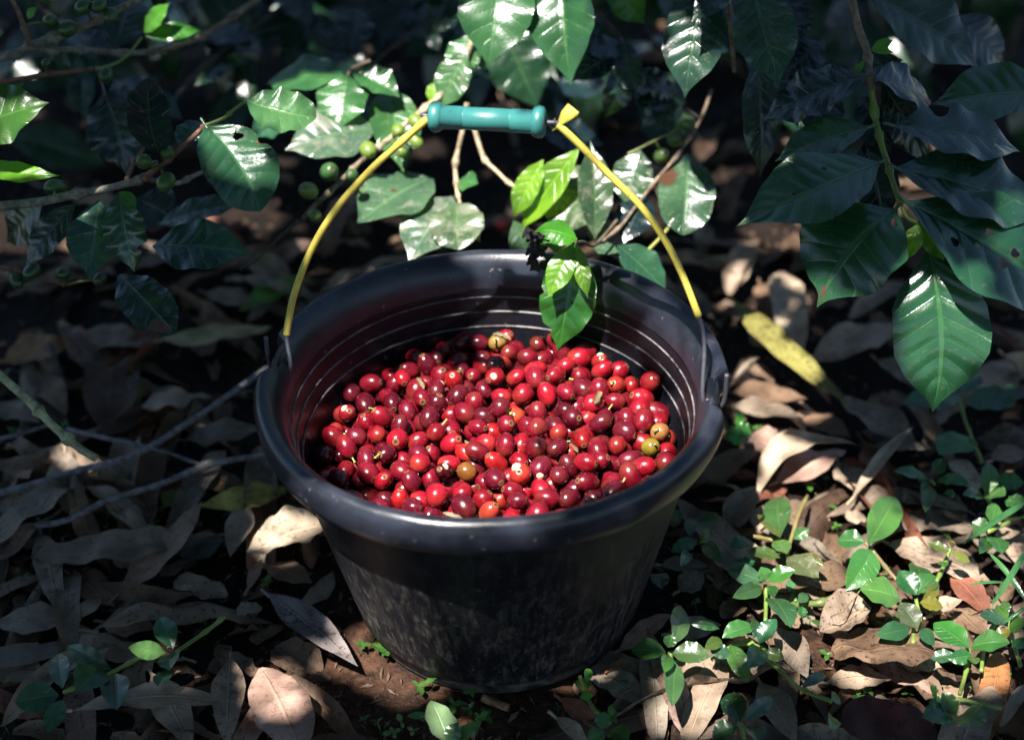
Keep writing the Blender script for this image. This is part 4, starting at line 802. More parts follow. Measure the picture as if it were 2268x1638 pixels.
dl('R2', (430, 1130), (650, 1040), 140, GRYT, .4, 'grey shaded leaf between the strip leaves', zb=.006)
# left of the bucket
dl('L1', (990, 640), (1720, 545), 115, (.30, .25, .14), .3, 'long pale curved leaf behind the left rim of the bucket', zb=.02, side=.10)
dl('L1', (430, 620), (1000, 670), 160, GRYT, .5, 'dim brown leaf left of the long pale curved one', zb=.015)
dl('L1', (30, 760), (440, 640), 180, (.28, .16, .08), .5, 'orange tan leaf in shade at the left edge', zb=.015)
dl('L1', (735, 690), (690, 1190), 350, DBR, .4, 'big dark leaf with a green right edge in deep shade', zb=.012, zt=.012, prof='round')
dl('L1', (830, 820), (880, 1040), 100, OLV, .4, 'green leaf edge beside the big dark leaf', zb=.02)
dl('L1', (865, 1060), (1340, 985), 110, TAN, .3, 'wavy tan leaf right of the big dark leaf', zb=.015, wave=.3)
dl('L1', (890, 1085), (1240, 1055), 45, ORG, .1, 'thin orange leaf edge below the wavy tan leaf', zb=.01)
dl('L1', (1150, 1260), (1650, 1190), 140, GRYT, .4, 'grey leaf touching the left wall of the bucket', zb=.012)
dl('L1', (410, 1330), (420, 1720), 225, SIL, .5, 'grey leaf pointing down with a sunlit top in the left shade', zb=.03, zt=.01, roll=.5)
dl('L1', (-30, 1040), (250, 1150), 160, GRYT, .6, 'dim grey leaf at the left edge above the sticks', zb=.01)
dl('L1', (230, 830), (420, 1110), 190, BRN, .4, 'brown leaf under the pale green twig', zb=.008)
dl('L1', (1540, 430), (1970, 235), 120, (.07, .16, .03), .1, 'green fallen leaf with an orange base behind the handle', zb=.02)
dl('L1', (1280, 330), (1640, 430), 130, GRYT, .4, 'dim leaf behind the green fallen leaf', zb=.01)
dl('L1', (1640, 60), (1780, 330), 150, (.20, .16, .07), .4, 'olive tan leaf in the shade behind the handle', zb=.01)
dl('L1', (1100, 1480), (1560, 1570), 160, BRN, .4, 'brown leaf with a sun spot beside the crossed sticks', zb=.012)
dl('L2', (1260, 165), (1850, 45), 150, YEL, .7, 'yellow green speckled leaf under the left front of the rim', zb=.02, side=.08)
dl('L2', (1150, 130), (1290, 60), 110, (.34, .22, .03), .5, 'small yellow orange leaf left of the speckled yellow one', zb=.012, prof='round')
dl('L2', (1030, 170), (1150, 60), 110, OLV, .5, 'dim green leaf end beside the small yellow leaf', zb=.01)
dl('L2', (1560, 150), (1450, 490), 170, GRYT, .4, 'bent grey brown leaf below the speckled yellow leaf', zb=.02)
dl('L2', (720, 745), (1275, 135), 180, (.24, .16, .12), .5, 'long brown curved leaf in the left shade pointing up to the yellow leaf', zb=.012, zt=.03, side=.07)
dl('L2', (255, 320), (385, 865), 190, SIL, .6, 'grey twisted leaf standing near the left edge', zb=.015, twist=.7)
dl('L2', (-40, 910), (480, 878), 190, GRYT, .3, 'broad grey brown leaf at the left edge above the creeping plant', zb=.012)
dl('L2', (1560, 460), (2040, 280), 250, PLE, .55, 'pale tan leaf lit by a sun spot beside the bucket', zb=.02, zt=.03, roll=.5, prof='round')
dl('L2', (1680, 540), (1970, 660), 160, GRYT, .4, 'grey brown leaf under the sunlit pale leaf', zb=.008)
dl('L2', (1870, 810), (2095, 570), 120, GRYT, .4, 'curved grey leaf close to the bucket base', zb=.012, side=.15)
dl('L2', (1560, 690), (1650, 490), 70, PINK, .2, 'thin pinkish leaf sliver below the pale sunlit leaf', zb=.01)
dl('L2', (1680, 715), (2255, 1180), 195, (.19, .165, .165), .75, 'long purplish grey speckled leaf pointing to the bucket base', zb=.02, zt=.012)
dl('L2', (1640, 1180), (1900, 1720), 370, PINK, .35, 'big pinkish tan leaf in a sun patch at the bottom edge', zb=.02, zt=.03, prof='round')
dl('L2', (1455, 1120), (1430, 1700), 215, TAN, .6, 'spotted tan leaf left of the big pinkish one', zb=.012, zt=.02)
dl('L2', (410, 1450), (1500, 1405), 130, PLE, .2, 'long narrow pale leaf lying across others at bottom left', zb=.035, side=-.03, twist=1.0, wave=.2)
dl('L2', (960, 1230), (1220, 1700), 240, TAN, .35, 'tan leaf under the long narrow pale one', zb=.012)
dl('L2', (640, 890), (975, 920), 180, BRN, .5, 'brown leaf with a sunlit edge above the creeping plant', zb=.01)
dl('L2', (1110, 620), (1430, 750), 150, TAN, .6, 'crumpled tan leaf piece in the left shade', zb=.012, crinkle=.3, prof='torn')
dl('L2', (440, 590), (720, 790), 210, BRN, .4, 'brown leaf in the left shade beside the long curved leaf', zb=.01)
dl('L2', (1490, 820), (1650, 800), 90, SIL, .2, 'pale grey leaf scrap above the purplish leaf', zb=.012, prof='torn')
dl('L2', (710, 510), (870, 540), 90, PLE, .2, 'small cream leaf scrap in the left shade', zb=.02, prof='torn')
dl('L2', (-40, 1190), (290, 1230), 190, GRYT, .5, 'dim grey leaf at the left edge beside the creeping plant', zb=.01)
dl('L2', (-40, 150), (340, 150), 175, TAN, .5, 'tan leaf under the sticks at the left edge', zb=.008)
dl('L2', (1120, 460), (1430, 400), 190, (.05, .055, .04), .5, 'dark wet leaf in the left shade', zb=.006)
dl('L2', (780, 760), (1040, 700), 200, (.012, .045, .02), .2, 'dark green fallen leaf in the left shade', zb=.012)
dl('L2', (500, 880), (640, 720), 100, TAN, .3, 'small tan leaf below the grey twisted leaf', zb=.015)
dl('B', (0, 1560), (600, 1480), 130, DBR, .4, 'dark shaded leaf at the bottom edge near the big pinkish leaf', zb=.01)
dl('B', (1760, 1060), (2060, 1260), 150, SIL, .35, 'grey torn leaf right of the bucket base', zb=.01, prof='torn')
dl('B', (1560, 1340), (1760, 1500), 90, PLE, .4, 'narrow tan leaf at the bottom edge below the bucket', zb=.02)
dl('B', (1590, 1240), (1830, 1420), 110, RDB, .3, 'reddish leaf along a stem below the bucket', zb=.012)
# unnamed litter between and beyond: a dozen blades, laid out at random
LM = []
for k in range(14):
    L = random.uniform(.09, .16); w = L * random.uniform(.15, .29); pf = random.choice(['lance', 'lance', 'lance', 'strip', 'torn'])
    gq = leaf_geo(Vector((-L / 2, 0, 0)), Vector((L / 2, 0, 0)), Vector((0, 0, 1)), w, pf, arch=random.uniform(-.05, .14), side=random.uniform(-.12, .12), fold=random.uniform(-.1, .25), roll=random.choice([.4, .8, -.9, 1.4, -1.3]), wave=random.uniform(.03, .15), quilt=0, twist=random.uniform(-1, 1), crinkle=.3, nu=20, nv=8, seed=k, petiole=.008 if pf == 'lance' else 0)
    me = mesh('fallen_leaf', gq[0], gq[1], gq[2], gq[3]); me.materials.append(M_DEAD); LM.append(me)
PAL = [TAN, GRYT, PINK, BRN, DBR, RDB, SIL, BRN, TAN, GRYT]; PN = ['tan', 'grey brown', 'pinkish', 'brown', 'dark brown', 'reddish', 'silver grey', 'brown', 'tan', 'grey brown']
cnt = 0
while cnt < 200:
    far = cnt > 138
    x, y = (random.uniform(0, W), random.uniform(0, 640)) if far else (random.uniform(-60, W + 60), random.uniform(560, H + 60))
    p = at_z(x, y, 0)
    if math.hypot(p.x, p.y) < .155 or (760 < x < 1300 and y > 1380) or (1560 < x < 1910 and 620 < y < 950): continue
    q = random.randrange(10); o = bpy.data.objects.new('fallen_leaf', random.choice(LM)); COL.objects.link(o)
    o.location = (p.x, p.y, ground_h(p.x, p.y) + random.uniform(.002, .010)); o.rotation_euler = (random.gauss(0, .16), random.gauss(0, .14), random.uniform(0, 6.28))
    f = random.uniform(.55, 1.05); c = PAL[q]; o.color = (c[0] * f, c[1] * f, c[2] * f, random.uniform(.2, .9)); s = random.uniform(.7, 1.15); o.scale = (s, s, s)
    zone = ('in the dim background behind the branches' if far else 'in the litter') + (' at far left' if x < 450 else ' at left' if x < 900 else ' in the middle' if x < 1350 else ' at right' if x < 1850 else ' at far right')
    if not far: zone += ', level with the bucket rim' if y < 1000 else ', level with the bucket base' if y < 1400 else ', near the bottom edge'
    tag(o, PN[q] + ' fallen leaf ' + zone, 'leaf', 'fallen leaves on the ground'); cnt += 1
# crumbs of leaf and twig
VV, FF = [], []
for k in range(2600):
    x, y = random.uniform(-100, W + 100), random.uniform(-20, H + 80); p = at_z(x, y, 0)
    if math.hypot(p.x, p.y) < .112: continue
    c = Vector((p.x, p.y, ground_h(p.x, p.y) + .0015)); a = random.uniform(0, 6.28); L = random.uniform(.0015, .0065); w = L * random.uniform(.10, .45); t = Vector((math.cos(a), math.sin(a), random.gauss(0, .2))); u = Vector((-math.sin(a), math.cos(a), random.gauss(0, .25))); n0 = len(VV)
    VV += [c - t * L, c - u * w * .6 + t * L * .2, c + t * L, c + u * w + Vector((0, 0, .001)), c + Vector((0, 0, .0022))]; FF += [(n0, n0 + 1, n0 + 4), (n0 + 1, n0 + 2, n0 + 4), (n0 + 2, n0 + 3, n0 + 4), (n0 + 3, n0, n0 + 4)]
o = place('leaf_crumbs', mesh('leaf_crumbs', VV, FF), M_DEAD, None, (.15, .10, .07, .4)); tag(o, 'crumbs of dry leaf and bark scattered over the soil', 'litter', kind='stuff')

VV, FF, UU, MM = [], [], [], []
for k in range(420):
    x, y = random.uniform(-100, W + 100), random.uniform(-20, H + 80); p = at_z(x, y, 0)
    if math.hypot(p.x, p.y) < .13 or (760 < x < 1250 and y > 1400): continue
    a = random.uniform(0, 6.28); L = random.uniform(.012, .045); c = Vector((p.x, p.y, ground_h(p.x, p.y) + .003)); d = Vector((math.cos(a), math.sin(a), random.gauss(0, .15))) * L
    gq = leaf_geo(c - d / 2, c + d / 2, Vector((random.gauss(0, .3), random.gauss(0, .3), 1)), L * random.uniform(.35, .8), 'torn', roll=random.choice([.5, -.7, 1.2]), quilt=0, wave=.3, crinkle=.4, nu=6, nv=4, seed=k); n0 = len(VV); VV += gq[0]; FF += [tuple(q + n0 for q in f) for f in gq[1]]; UU += gq[2]; MM += gq[3]
o = place('leaf_fragments', mesh('leaf_fragments', VV, FF, UU, MM), M_DEAD, None, (.17, .115, .08, .7)); tag(o, 'matted broken pieces of dead leaf between the whole leaves', 'litter', kind='stuff')
# ================================================================== sticks
def stick(crop, pts, zs, r0, r1, col, label, nodes=(), mat=None):
    P = [at(px(crop, p), Z(z)) for p, z in zip(pts, zs)]; sd = LSEED[0]; LSEED[0] += 1
    def rad(t):
        r = r0 + (r1 - r0) * t
        for nd in nodes: r *= 1 + .8 * math.exp(-((t - nd) * 34) ** 2)
        return r * (1 + .14 * noise.noise(Vector((t * 30, sd, 0))))
    V, F = tube(smooth_path(P, 8), rad, 9); o = build('stick', V, F, mat or M_BARK, None, col); return tag(o, label, 'stick', 'thin sticks lying left of the bucket')
stick('L1', [(1690, 800), (1320, 1060), (930, 1310), (700, 1400), (520, 1440), (300, 1510), (-60, 1610)], (.035, .034, .033, .032, .03, .025, .02), .0024, .0028, (.16, .155, .17, 1), 'grey stick running from the left rim down to the left edge')
stick('L1', [(420, 1188), (680, 1250), (960, 1310), (1290, 1425)], (.028, .030, .028, .022), .0020, .0016, (.15, .13, .14, 1), 'short grey stick crossing the long one at left')
stick('L1', [(1690, 1350), (1320, 1412), (1000, 1540), (680, 1638), (380, 1775), (-60, 1815)], (.028, .03, .028, .026, .022, .02), .0024, .0026, (.17, .16, .16, 1), 'grey stick forking low beside the bucket towards the left edge', nodes=(.22,))
stick('L1', [(-40, 820), (180, 1010), (330, 1165), (500, 1310), (610, 1375)], (.17, .15, .135, .12, .11), .0032, .0030, (.30, .30, .17, 1), 'pale green knotted twig hanging blurred at the left edge', nodes=(.35, .64))
stick('L1', [(-60, 1262), (120, 1222), (295, 1168)], (.02, .022, .02), .0020, .0016, (.13, .12, .12, 1), 'short dark twig at the left edge above the crossed sticks')
stick('B', [(1150, 1230), (1295, 1290)], (.008, .008), .0032, .0028, (.20, .11, .05, 1), 'short brown twig piece on the soil in front of the bucket')
stick('L2', [(560, 425), (860, 435)], (.02, .022), .0013, .0012, (.08, .07, .06, 1), 'thin dark twig on leaves in the left shade')
stick('R2', [(1440, 600), (1380, 710), (1300, 800), (1235, 835)], (.03, .035, .04, .03), .0006, .0005, (.26, .18, .10, 1), 'thread thin curled stalk over the mottled leaf at right')

# ================================================================== weeds
WG = (.038, .130, .028, .0); WG2 = (.030, .120, .030, .0); WB = (.035, .110, .050, .0); WO = (.075, .110, .020, .2); WD = (.018, .075, .028, .0)
def weed(label, crop, stems, leaves, z=.03, sc_=(.14, .20, .04, 1), name='creeping_weed', r=.0015):
    b0 = at(px(crop, leaves[0][0]), Z(0)); e = tag(empty(name, b0), label, 'weed', 'creeping weeds among the litter')
    for st in stems:
        P = [at(px(crop, p), Z(max(.006, z * .8 - .004 * (i % 2)))) for i, p in enumerate(st)]; V, F = tube(smooth_path(P, 5), lambda t: r * (1 + .4 * (abs(math.sin(t * 9)) > .97)), 7); build('stem', V, F, M_STEM, e, sc_)
    for k, lf in enumerate(leaves):
        b, t, w = lf[:3]; col = lf[3] if len(lf) > 3 else WG; rs = random.Random(int(b[0] * 7 + t[1])); f = rs.uniform(.65, 1.2); col = (col[0] * rs.uniform(.7, 1.7), col[1], col[2] * rs.uniform(.7, 1.3), max(col[3], rs.choice([0, 0, .15, .3])))
        hero_leaf(e, crop, b, t, w * 1.08, Z(z), Z(max(.006, z + rs.uniform(-.008, .014))), (col[0] * f, col[1] * f, col[2] * f, col[3]), M_WEED, 'leaf', tilt=rs.uniform(-18, 18), hint=Vector((rs.uniform(-.25, .25), -.35 + rs.uniform(-.2, .2), 1)), prof='weed', arch=rs.uniform(.03, .12), fold=rs.uniform(.1, .3), quilt=.005, wave=.08, nu=18, nv=8)
    return e
weed('four leaved blue green weed standing in front of the bucket at right', 'R2', [[(375, 1020), (385, 1090)]], [((400, 980), (430, 775), 100, WB), ((350, 1025), (165, 1015), 105, WG2), ((385, 1035), (588, 1050), 110, WB), ((395, 1070), (385, 1318), 100, WB), ((365, 1000), (385, 930), 70), ((365, 1040), (345, 1135), 70)], z=.05)
weed('creeping weed with a rosette of bright leaves in the middle of the right weeds', 'R2', [[(885, 665), (888, 760), (885, 860)]], [((870, 660), (680, 590), 95, WB), ((880, 650), (860, 570), 75), ((900, 650), (1045, 590), 80), ((865, 680), (708, 735), 85, WG2), ((905, 735), (1020, 895), 105, WB), ((900, 670), (935, 730), 55), ((830, 600), (700, 560), 60, WG2), ((830, 540), (720, 575), 55, WD)], z=.045)
weed('weed with broad shiny pointed leaves at right', 'R2', [[(1420, 440), (1480, 510), (1560, 610), (1650, 700)]], [((1432, 452), (1580, 198), 165, WG2), ((1415, 440), (1268, 435), 95), ((1455, 480), (1318, 695), 160, WG2), ((1605, 745), (1390, 690), 140, WG)], z=.045, sc_=(.18, .13, .07, 1))
weed('weed with a reddish upright stem near the bare soil patch', 'R2', [[(815, 405), (920, 425), (1005, 440)], [(1000, 510), (1020, 430), (1060, 300), (1110, 190)]], [((965, 405), (948, 195), 140, WG2), ((965, 415), (842, 290), 55, WO), ((1035, 420), (1118, 365), 65), ((965, 520), (785, 488), 62, WO), ((1000, 520), (1170, 628), 115, (.06, .09, .035, .6)), ((1080, 500), (1205, 570), 55, WO), ((1000, 500), (940, 430), 85)], z=.04, sc_=(.17, .14, .05, 1))
weed('weed cluster of drooping dull leaves right of the shiny pointed leaves', 'R2', [[(1715, 980), (1710, 850), (1690, 740)], [(1675, 980), (1678, 900)]], [((1690, 720), (1600, 590), 110, WG2), ((1690, 710), (1800, 620), 110, WG2), ((1700, 720), (1690, 560), 120, WG2), ((1710, 760), (1835, 790), 70, WO), ((1700, 900), (1605, 760), 110, (.05, .09, .045, .5)), ((1660, 900), (1480, 940), 100, WD), ((1720, 760), (1810, 650), 60, WO), ((1720, 900), (1790, 990), 70, WD)], z=.035)
weed('paired leaf weed near the lower right edge', 'R2', [[(1975, 1010), (1960, 1120), (1925, 1250)], [(2120, 860), (2060, 980), (2040, 1130)]], [((1975, 1000), (1785, 868), 115, WG), ((1985, 1000), (2195, 975), 105, WG2), ((1990, 1040), (1860, 1060), 80, WG), ((1980, 1050), (2010, 1090), 50), ((1900, 1040), (1770, 1060), 70, WD)], z=.04)
weed('weed with three rounded leaves close to the bottom right corner', 'R2', [[(1900, 1370), (1920, 1280), (2150, 1330)]], [((1890, 1375), (1725, 1375), 115, WG2), ((1895, 1385), (2065, 1420), 130, WG2), ((1900, 1365), (1830, 1235), 85, WG), ((1800, 1270), (1765, 1205), 40), ((1830, 1320), (1760, 1290), 60)], z=.04)
weed('low weed with blue green leaves at the bottom edge right of the bucket', 'R2', [[(750, 1400), (770, 1490)]], [((745, 1400), (690, 1245), 130, WD), ((770, 1390), (922, 1268), 85, WD), ((735, 1420), (600, 1480), 100, WB), ((770, 1420), (840, 1500), 90, WD)], z=.04)
weed('trailing stem with narrow blue leaves below the rosette weed', 'R2', [[(600, 1065), (740, 980), (870, 1005), (900, 1060), (990, 1150), (1080, 1225), (1240, 1290)], [(790, 950), (840, 1000)]], [((655, 950), (825, 890), 88, WG), ((850, 980), (945, 848), 85, WB), ((695, 985), (792, 1190), 100, WG2), ((860, 1005), (790, 1110), 115, WD), ((700, 1030), (590, 1020), 75, WB), ((650, 960), (560, 1010), 70, WO), ((880, 1020), (985, 1060), 70, WO), ((1080, 1215), (1210, 1140), 60, WD), ((1240, 1285), (1275, 1260), 75, WG), ((1240, 1370), (1230, 1440), 70, WG), ((640, 900), (480, 870), 45, WD), ((820, 950), (830, 850), 70, WD)], z=.04)
weed('thick creeping stem with small leaves across the right weeds', 'R2', [[(985, 772), (1100, 768), (1180, 762), (1270, 725), (1372, 688)]], [((1040, 720), (1010, 640), 60, WB), ((1060, 760), (1110, 715), 55, WB), ((1080, 780), (1080, 840), 50), ((1040, 720), (1020, 760), 45)], z=.022, r=.0026, sc_=(.10, .13, .04, 1))
weed('star shaped weed high among the litter at right', 'R2', [[(1765, 105), (1790, 130)]], [((1755, 105), (1572, 60), 55, WG), ((1790, 80), (1835, -10), 75, WG2), ((1800, 110), (1975, 135), 62, WG), ((1770, 140), (1740, 280), 75, WG), ((1745, 100), (1718, 185), 48), ((1840, 180), (1900, 185), 45)], z=.03)
weed('leafy weed with a pale upright leaf at the right edge', 'R2', [[(2060, 185), (2100, 250)], [(2070, 385), (2190, 330)]], [((2065, 185), (2085, 15), 95, WG), ((2050, 190), (1940, 185), 60), ((2075, 185), (2168, 190), 62), ((2110, 110), (2268, 120), 90, WG2), ((2165, 220), (2280, 235), 70), ((2090, 340), (2115, 230), 85, WG), ((2070, 380), (1990, 330), 90, WG2), ((2080, 410), (2030, 500), 75, WG2), ((2100, 410), (2150, 500), 90, WG2), ((2205, 325), (2280, 310), 65)], z=.04)
weed('dark trailing weed under the big hanging coffee leaf', 'R1', [[(1760, 1000), (1790, 1120), (1840, 1250), (1900, 1400)]], [((1770, 980), (1405, 1035), 150, WD), ((1790, 1000), (2110, 1045), 150, WD), ((1850, 1245), (1632, 1350), 165, WG2), ((1770, 960), (1890, 850), 120, WD), ((1990, 1000), (2170, 990), 110, WD)], z=.04)
weed('leafy weed at the right edge with dull hanging leaves', 'R2', [[(2185, 820), (2200, 930), (2250, 1100)]], [((2180, 860), (2030, 830), 70, WD), ((2180, 850), (2120, 780), 60), ((2190, 900), (2280, 860), 90, WG), ((2200, 910), (2100, 960), 60, WO), ((2180, 820), (2160, 750), 50), ((2210, 960), (2290, 1010), 70, WD)], z=.045)
weed('shaded weed with blue green leaves close to the right bucket wall', 'R2', [[(540, 440), (560, 330), (620, 300)]], [((520, 430), (382, 490), 75, WD), ((560, 440), (650, 548), 80, WB), ((490, 415), (482, 308), 65, WB), ((530, 335), (640, 320), 65, WD), ((545, 430), (580, 360), 50, WO), ((470, 490), (430, 570), 60, WB), ((700, 470), (800, 430), 70, WD), ((330, 690), (310, 600), 95, WD), ((420, 330), (400, 260), 60, WB)], z=.035)
weed('pale flowered weed tip right of the mottled tan leaf', 'R2', [[(1800, 650), (1850, 540), (1875, 470)]], [((1870, 490), (1755, 440), 45, WO), ((1880, 490), (1980, 545), 45, WO), ((1840, 570), (1830, 540), 50), ((1872, 470), (1885, 430), 40, (.45, .42, .33, 0))], z=.05)
weed('creeping plant with rounded dark leaves and one sunlit leaf in the bottom left shade', 'L2', [[(1425, 850), (1300, 950), (1110, 1080)], [(890, 1110), (740, 1190), (560, 1270), (400, 1335)]], [((1090, 1060), (1005, 860), 140, WB), ((1040, 1085), (810, 1050), 115, (.08, .20, .06, .1)), ((1080, 1090), (1070, 1195), 125, WD), ((1070, 1190), (995, 1295), 90, WD), ((700, 1190), (425, 1045), 130, WD), ((640, 1190), (480, 1340), 190, WD), ((725, 1215), (735, 1445), 170, WD), ((395, 1310), (370, 1090), 125, WB), ((370, 1350), (95, 1400), 190, WD), ((395, 1380), (300, 1590), 120, WD)], z=.04)
weed('upright pale green leaf weed at the bottom edge below the bucket', 'B', [[(950, 1500), (900, 1560)]], [((960, 1500), (855, 1245), 150, (.16, .26, .12, .1)), ((960, 1500), (1010, 1370), 90, WG2), ((990, 1480), (1140, 1380), 80, WG), ((850, 1330), (720, 1335), 40, WG2)], z=.03)
weed('climbing weed stem at the foot of the bucket with small round leaves', 'B', [[(1700, 1110), (1740, 1230), (1800, 1320)]], [((1735, 1135), (1755, 1065), 50, (.09, .24, .03, 0)), ((1735, 1125), (1740, 1185), 45, (.09, .24, .03, 0)), ((1780, 1220), (1700, 1230), 50, (.09, .24, .03, 0)), ((1830, 1410), (1840, 1310), 90, WG2), ((1840, 1420), (1750, 1480), 100, WG2), ((1870, 1420), (1980, 1470), 100, WG2), ((1700, 1180), (1675, 1160), 35)], z=.03)
# grass blades at the right edge
for k, (b, t, w, lab) in enumerate((((2280, 225), (1945, 445), 34, 'upper grass blade crossing the right edge'), ((2290, 470), (2095, 780), 34, 'lower grass blade slanting at the right edge'), ((2085, 500), (2290, 770), 28, 'grass blade bent down to the right edge'), ((1980, 665), (2180, 655), 14, 'thin fine grass blade among the right weeds'), ((2290, 780), (2160, 870), 22, 'short grass blade at the right edge'))):
    o = hero_leaf(None, 'R2', b, t, w, Z(.06), Z(.05), (.045, .15, .05, 0), M_WEED, 'grass_blade', hint=Vector((0, -.4, 1)), prof='strip', arch=.06, quilt=0, fold=.4, nu=16, nv=4); tag(o, lab, 'grass', 'grass blades at the right edge')
for k, (b, t, w) in enumerate((((620, 60), (760, 280), 60), ((560, 10), (640, 200), 44), ((690, -40), (820, 160), 50), ((470, 20), (560, 240), 40), ((580, 260), (470, 60), 36), ((800, 40), (740, 240), 34))):
    o = hero_leaf(None, 'C1', (b[0] + 920, b[1]), (t[0] + 920, t[1]), w, Y(.95), Y(.85), (.09, .16, .012, 0), M_YOUNG, 'grass_blade', prof='strip', arch=.1, quilt=0, fold=.3, nu=14, nv=4); tag(o, 'blurred yellow green blade in the background at top left', 'grass', 'blurred blades at the top left')
o = hero_leaf(None, 'C1', (1290, 150), (1470, 480), 70, Y(.62), Y(.60), (.07, .14, .02, 0), M_YOUNG, 'grass_blade', prof='strip', quilt=0, fold=.3, nu=14, nv=4); tag(o, 'single long green blade hanging behind the diagonal twig', 'grass', 'blurred blades at the top left')

# seedlings
SM = []
for k in range(6):
    rs = random.Random(k + 50); V, F, UV, MKs = [], [], [], []; nl = rs.choice([2, 3, 4, 4, 5]); hgt = rs.uniform(.006, .014)
    for j in range(nl):
        a = j * 6.283 / nl + rs.uniform(-.3, .3); L = rs.uniform(.005, .009); d = Vector((math.cos(a), math.sin(a), rs.uniform(0, .3))); top = Vector((0, 0, hgt)); gq = leaf_geo(top, top + d * L, Vector((0, 0, 1)), L * .6, 'weed', quilt=0, nu=6, nv=4, seed=j); n0 = len(V); V += gq[0]; F += [tuple(q + n0 for q in f) for f in gq[1]]; UV += gq[2]; MKs += gq[3]
    tv, tf = tube([Vector((0, 0, 0)), Vector((.0005, 0, hgt * .5)), Vector((0, 0, hgt))], .0005, 5); n0 = len(V); V += tv; F += [tuple(q + n0 for q in f) for f in tf]; UV += [(.3, .5)] * len(tv); MKs += [0] * len(tv)
    me = mesh('seedling', V, F, UV, MKs); me.materials.append(M_WEED); SM.append(me)
spots = [('B', (450, 950)), ('B', (530, 880)), ('B', (560, 950)), ('B', (620, 990)), ('B', (765, 1180)), ('B', (860, 1160)), ('B', (1100, 1210)), ('B', (1070, 1310)), ('B', (1160, 1320)), ('B', (1100, 1340)), ('B', (760, 1390)), ('B', (690, 1380)), ('B', (640, 1430)), ('B', (570, 1410)), ('B', (480, 1330)), ('B', (160, 1170)), ('B', (960, 1280)), ('B', (1580, 1290)), ('B', (1980, 1350)), ('B', (1540, 1450)), ('B', (1470, 1460)), ('L2', (180, 660)), ('L2', (480, 690)), ('L2', (830, 550)), ('L2', (1680, 640)), ('L2', (1290, 880)), ('L2', (610, 210)), ('L2', (170, 1090)), ('L2', (370, 1040)), ('L2', (900, 1240)), ('L2', (480, 1600)), ('L2', (60, 1590)), ('L1', (780, 1490)), ('L1', (840, 1480)), ('L1', (820, 1230)), ('R2', (980, 130)), ('R2', (1110, 120)), ('R2', (1220, 90)), ('R2', (1070, 185)), ('R2', (1130, 245)), ('R2', (1280, 320)), ('R2', (1270, 265)), ('R2', (1720, 395)), ('R2', (1835, 410)), ('R2', (1540, 555)), ('R2', (1490, 840)), ('R2', (1550, 830)), ('R2', (1450, 950)), ('R2', (1395, 1240)), ('R2', (1395, 1290)), ('R2', (1650, 1210)), ('R2', (1780, 1300)), ('R2', (1990, 1220)), ('R2', (2030, 1190)), ('R2', (520, 800)), ('R2', (1140, 440)), ('R2', (1200, 520)), ('R2', (1230, 570)), ('R2', (1210, 1030)), ('R2', (2210, 1140)), ('R1', (510, 1180)), ('R1', (1190, 1440)), ('R1', (1110, 580)), ('R1', (660, 1060)), ('R1', (520, 1010)), ('R2', (1640, 500)), ('R2', (820, 1160)), ('R2', (690, 1160)), ('R2', (160, 1380)), ('R2', (60, 1400)), ('R2', (1440, 60)), ('R2', (1110, 860)), ('R2', (760, 1010))]
for k, (c_, p) in enumerate(spots + [('D', (random.uniform(0, 700), random.uniform(1050, 1620))) for _ in range(22)]):
    P = at(px(c_, p), Z(.004)); o = bpy.data.objects.new('seedling', SM[k % 6]); COL.objects.link(o); o.location = (P.x, P.y, ground_h(P.x, P.y)); o.rotation_euler = (random.gauss(0, .2), random.gauss(0, .2), random.uniform(0, 6.28)); s = random.uniform(.5, 1.05); o.scale = (s, s, s); f = random.uniform(.6, 1.2); o.color = (.055 * f, .15 * f, .028 * f, 0)
    X, Yp = px(c_, p); tag(o, 'tiny green seedling ' + ('on bare soil in front of the bucket' if 650 < X < 1250 else 'in the shaded litter left of the bucket' if X < 650 else 'on the soil close to the right of the bucket' if X < 1750 else 'among the weeds at the right edge'), 'seedling', 'tiny seedlings on the soil')
# a ragged lobed leaf plant beside the rim, and one stray red cherry on the ground behind
e = tag(empty('lobed_seedling', at(px('R1', (370, 1250)), Z(0))), 'small ragged bright green plant touching the right side of the rim', 'weed')
for b, t, w in (((370, 1190), (300, 1260), 100), ((370, 1190), (450, 1210), 90), ((365, 1180), (350, 1290), 100), ((370, 1180), (380, 1080), 60)): hero_leaf(e, 'R1', b, t, w, Z(.05), Z(.045), (.045, .19, .025, 0), M_WEED, 'leaf', hint=Vector((0, -.4, 1)), prof='torn', quilt=.01, wave=.2, nu=14, nv=8)
o = bpy.data.objects.new('coffee_cherry', CM[1]); COL.objects.link(o); P = at(px('C2', (1530, 1310)), Z(.012)); o.location = P; o.color = (.45, .03, .02, .8); o.rotation_euler = (1, .4, 0); tag(o, 'fallen red and yellow cherry on the ground behind the bucket', 'cherry')

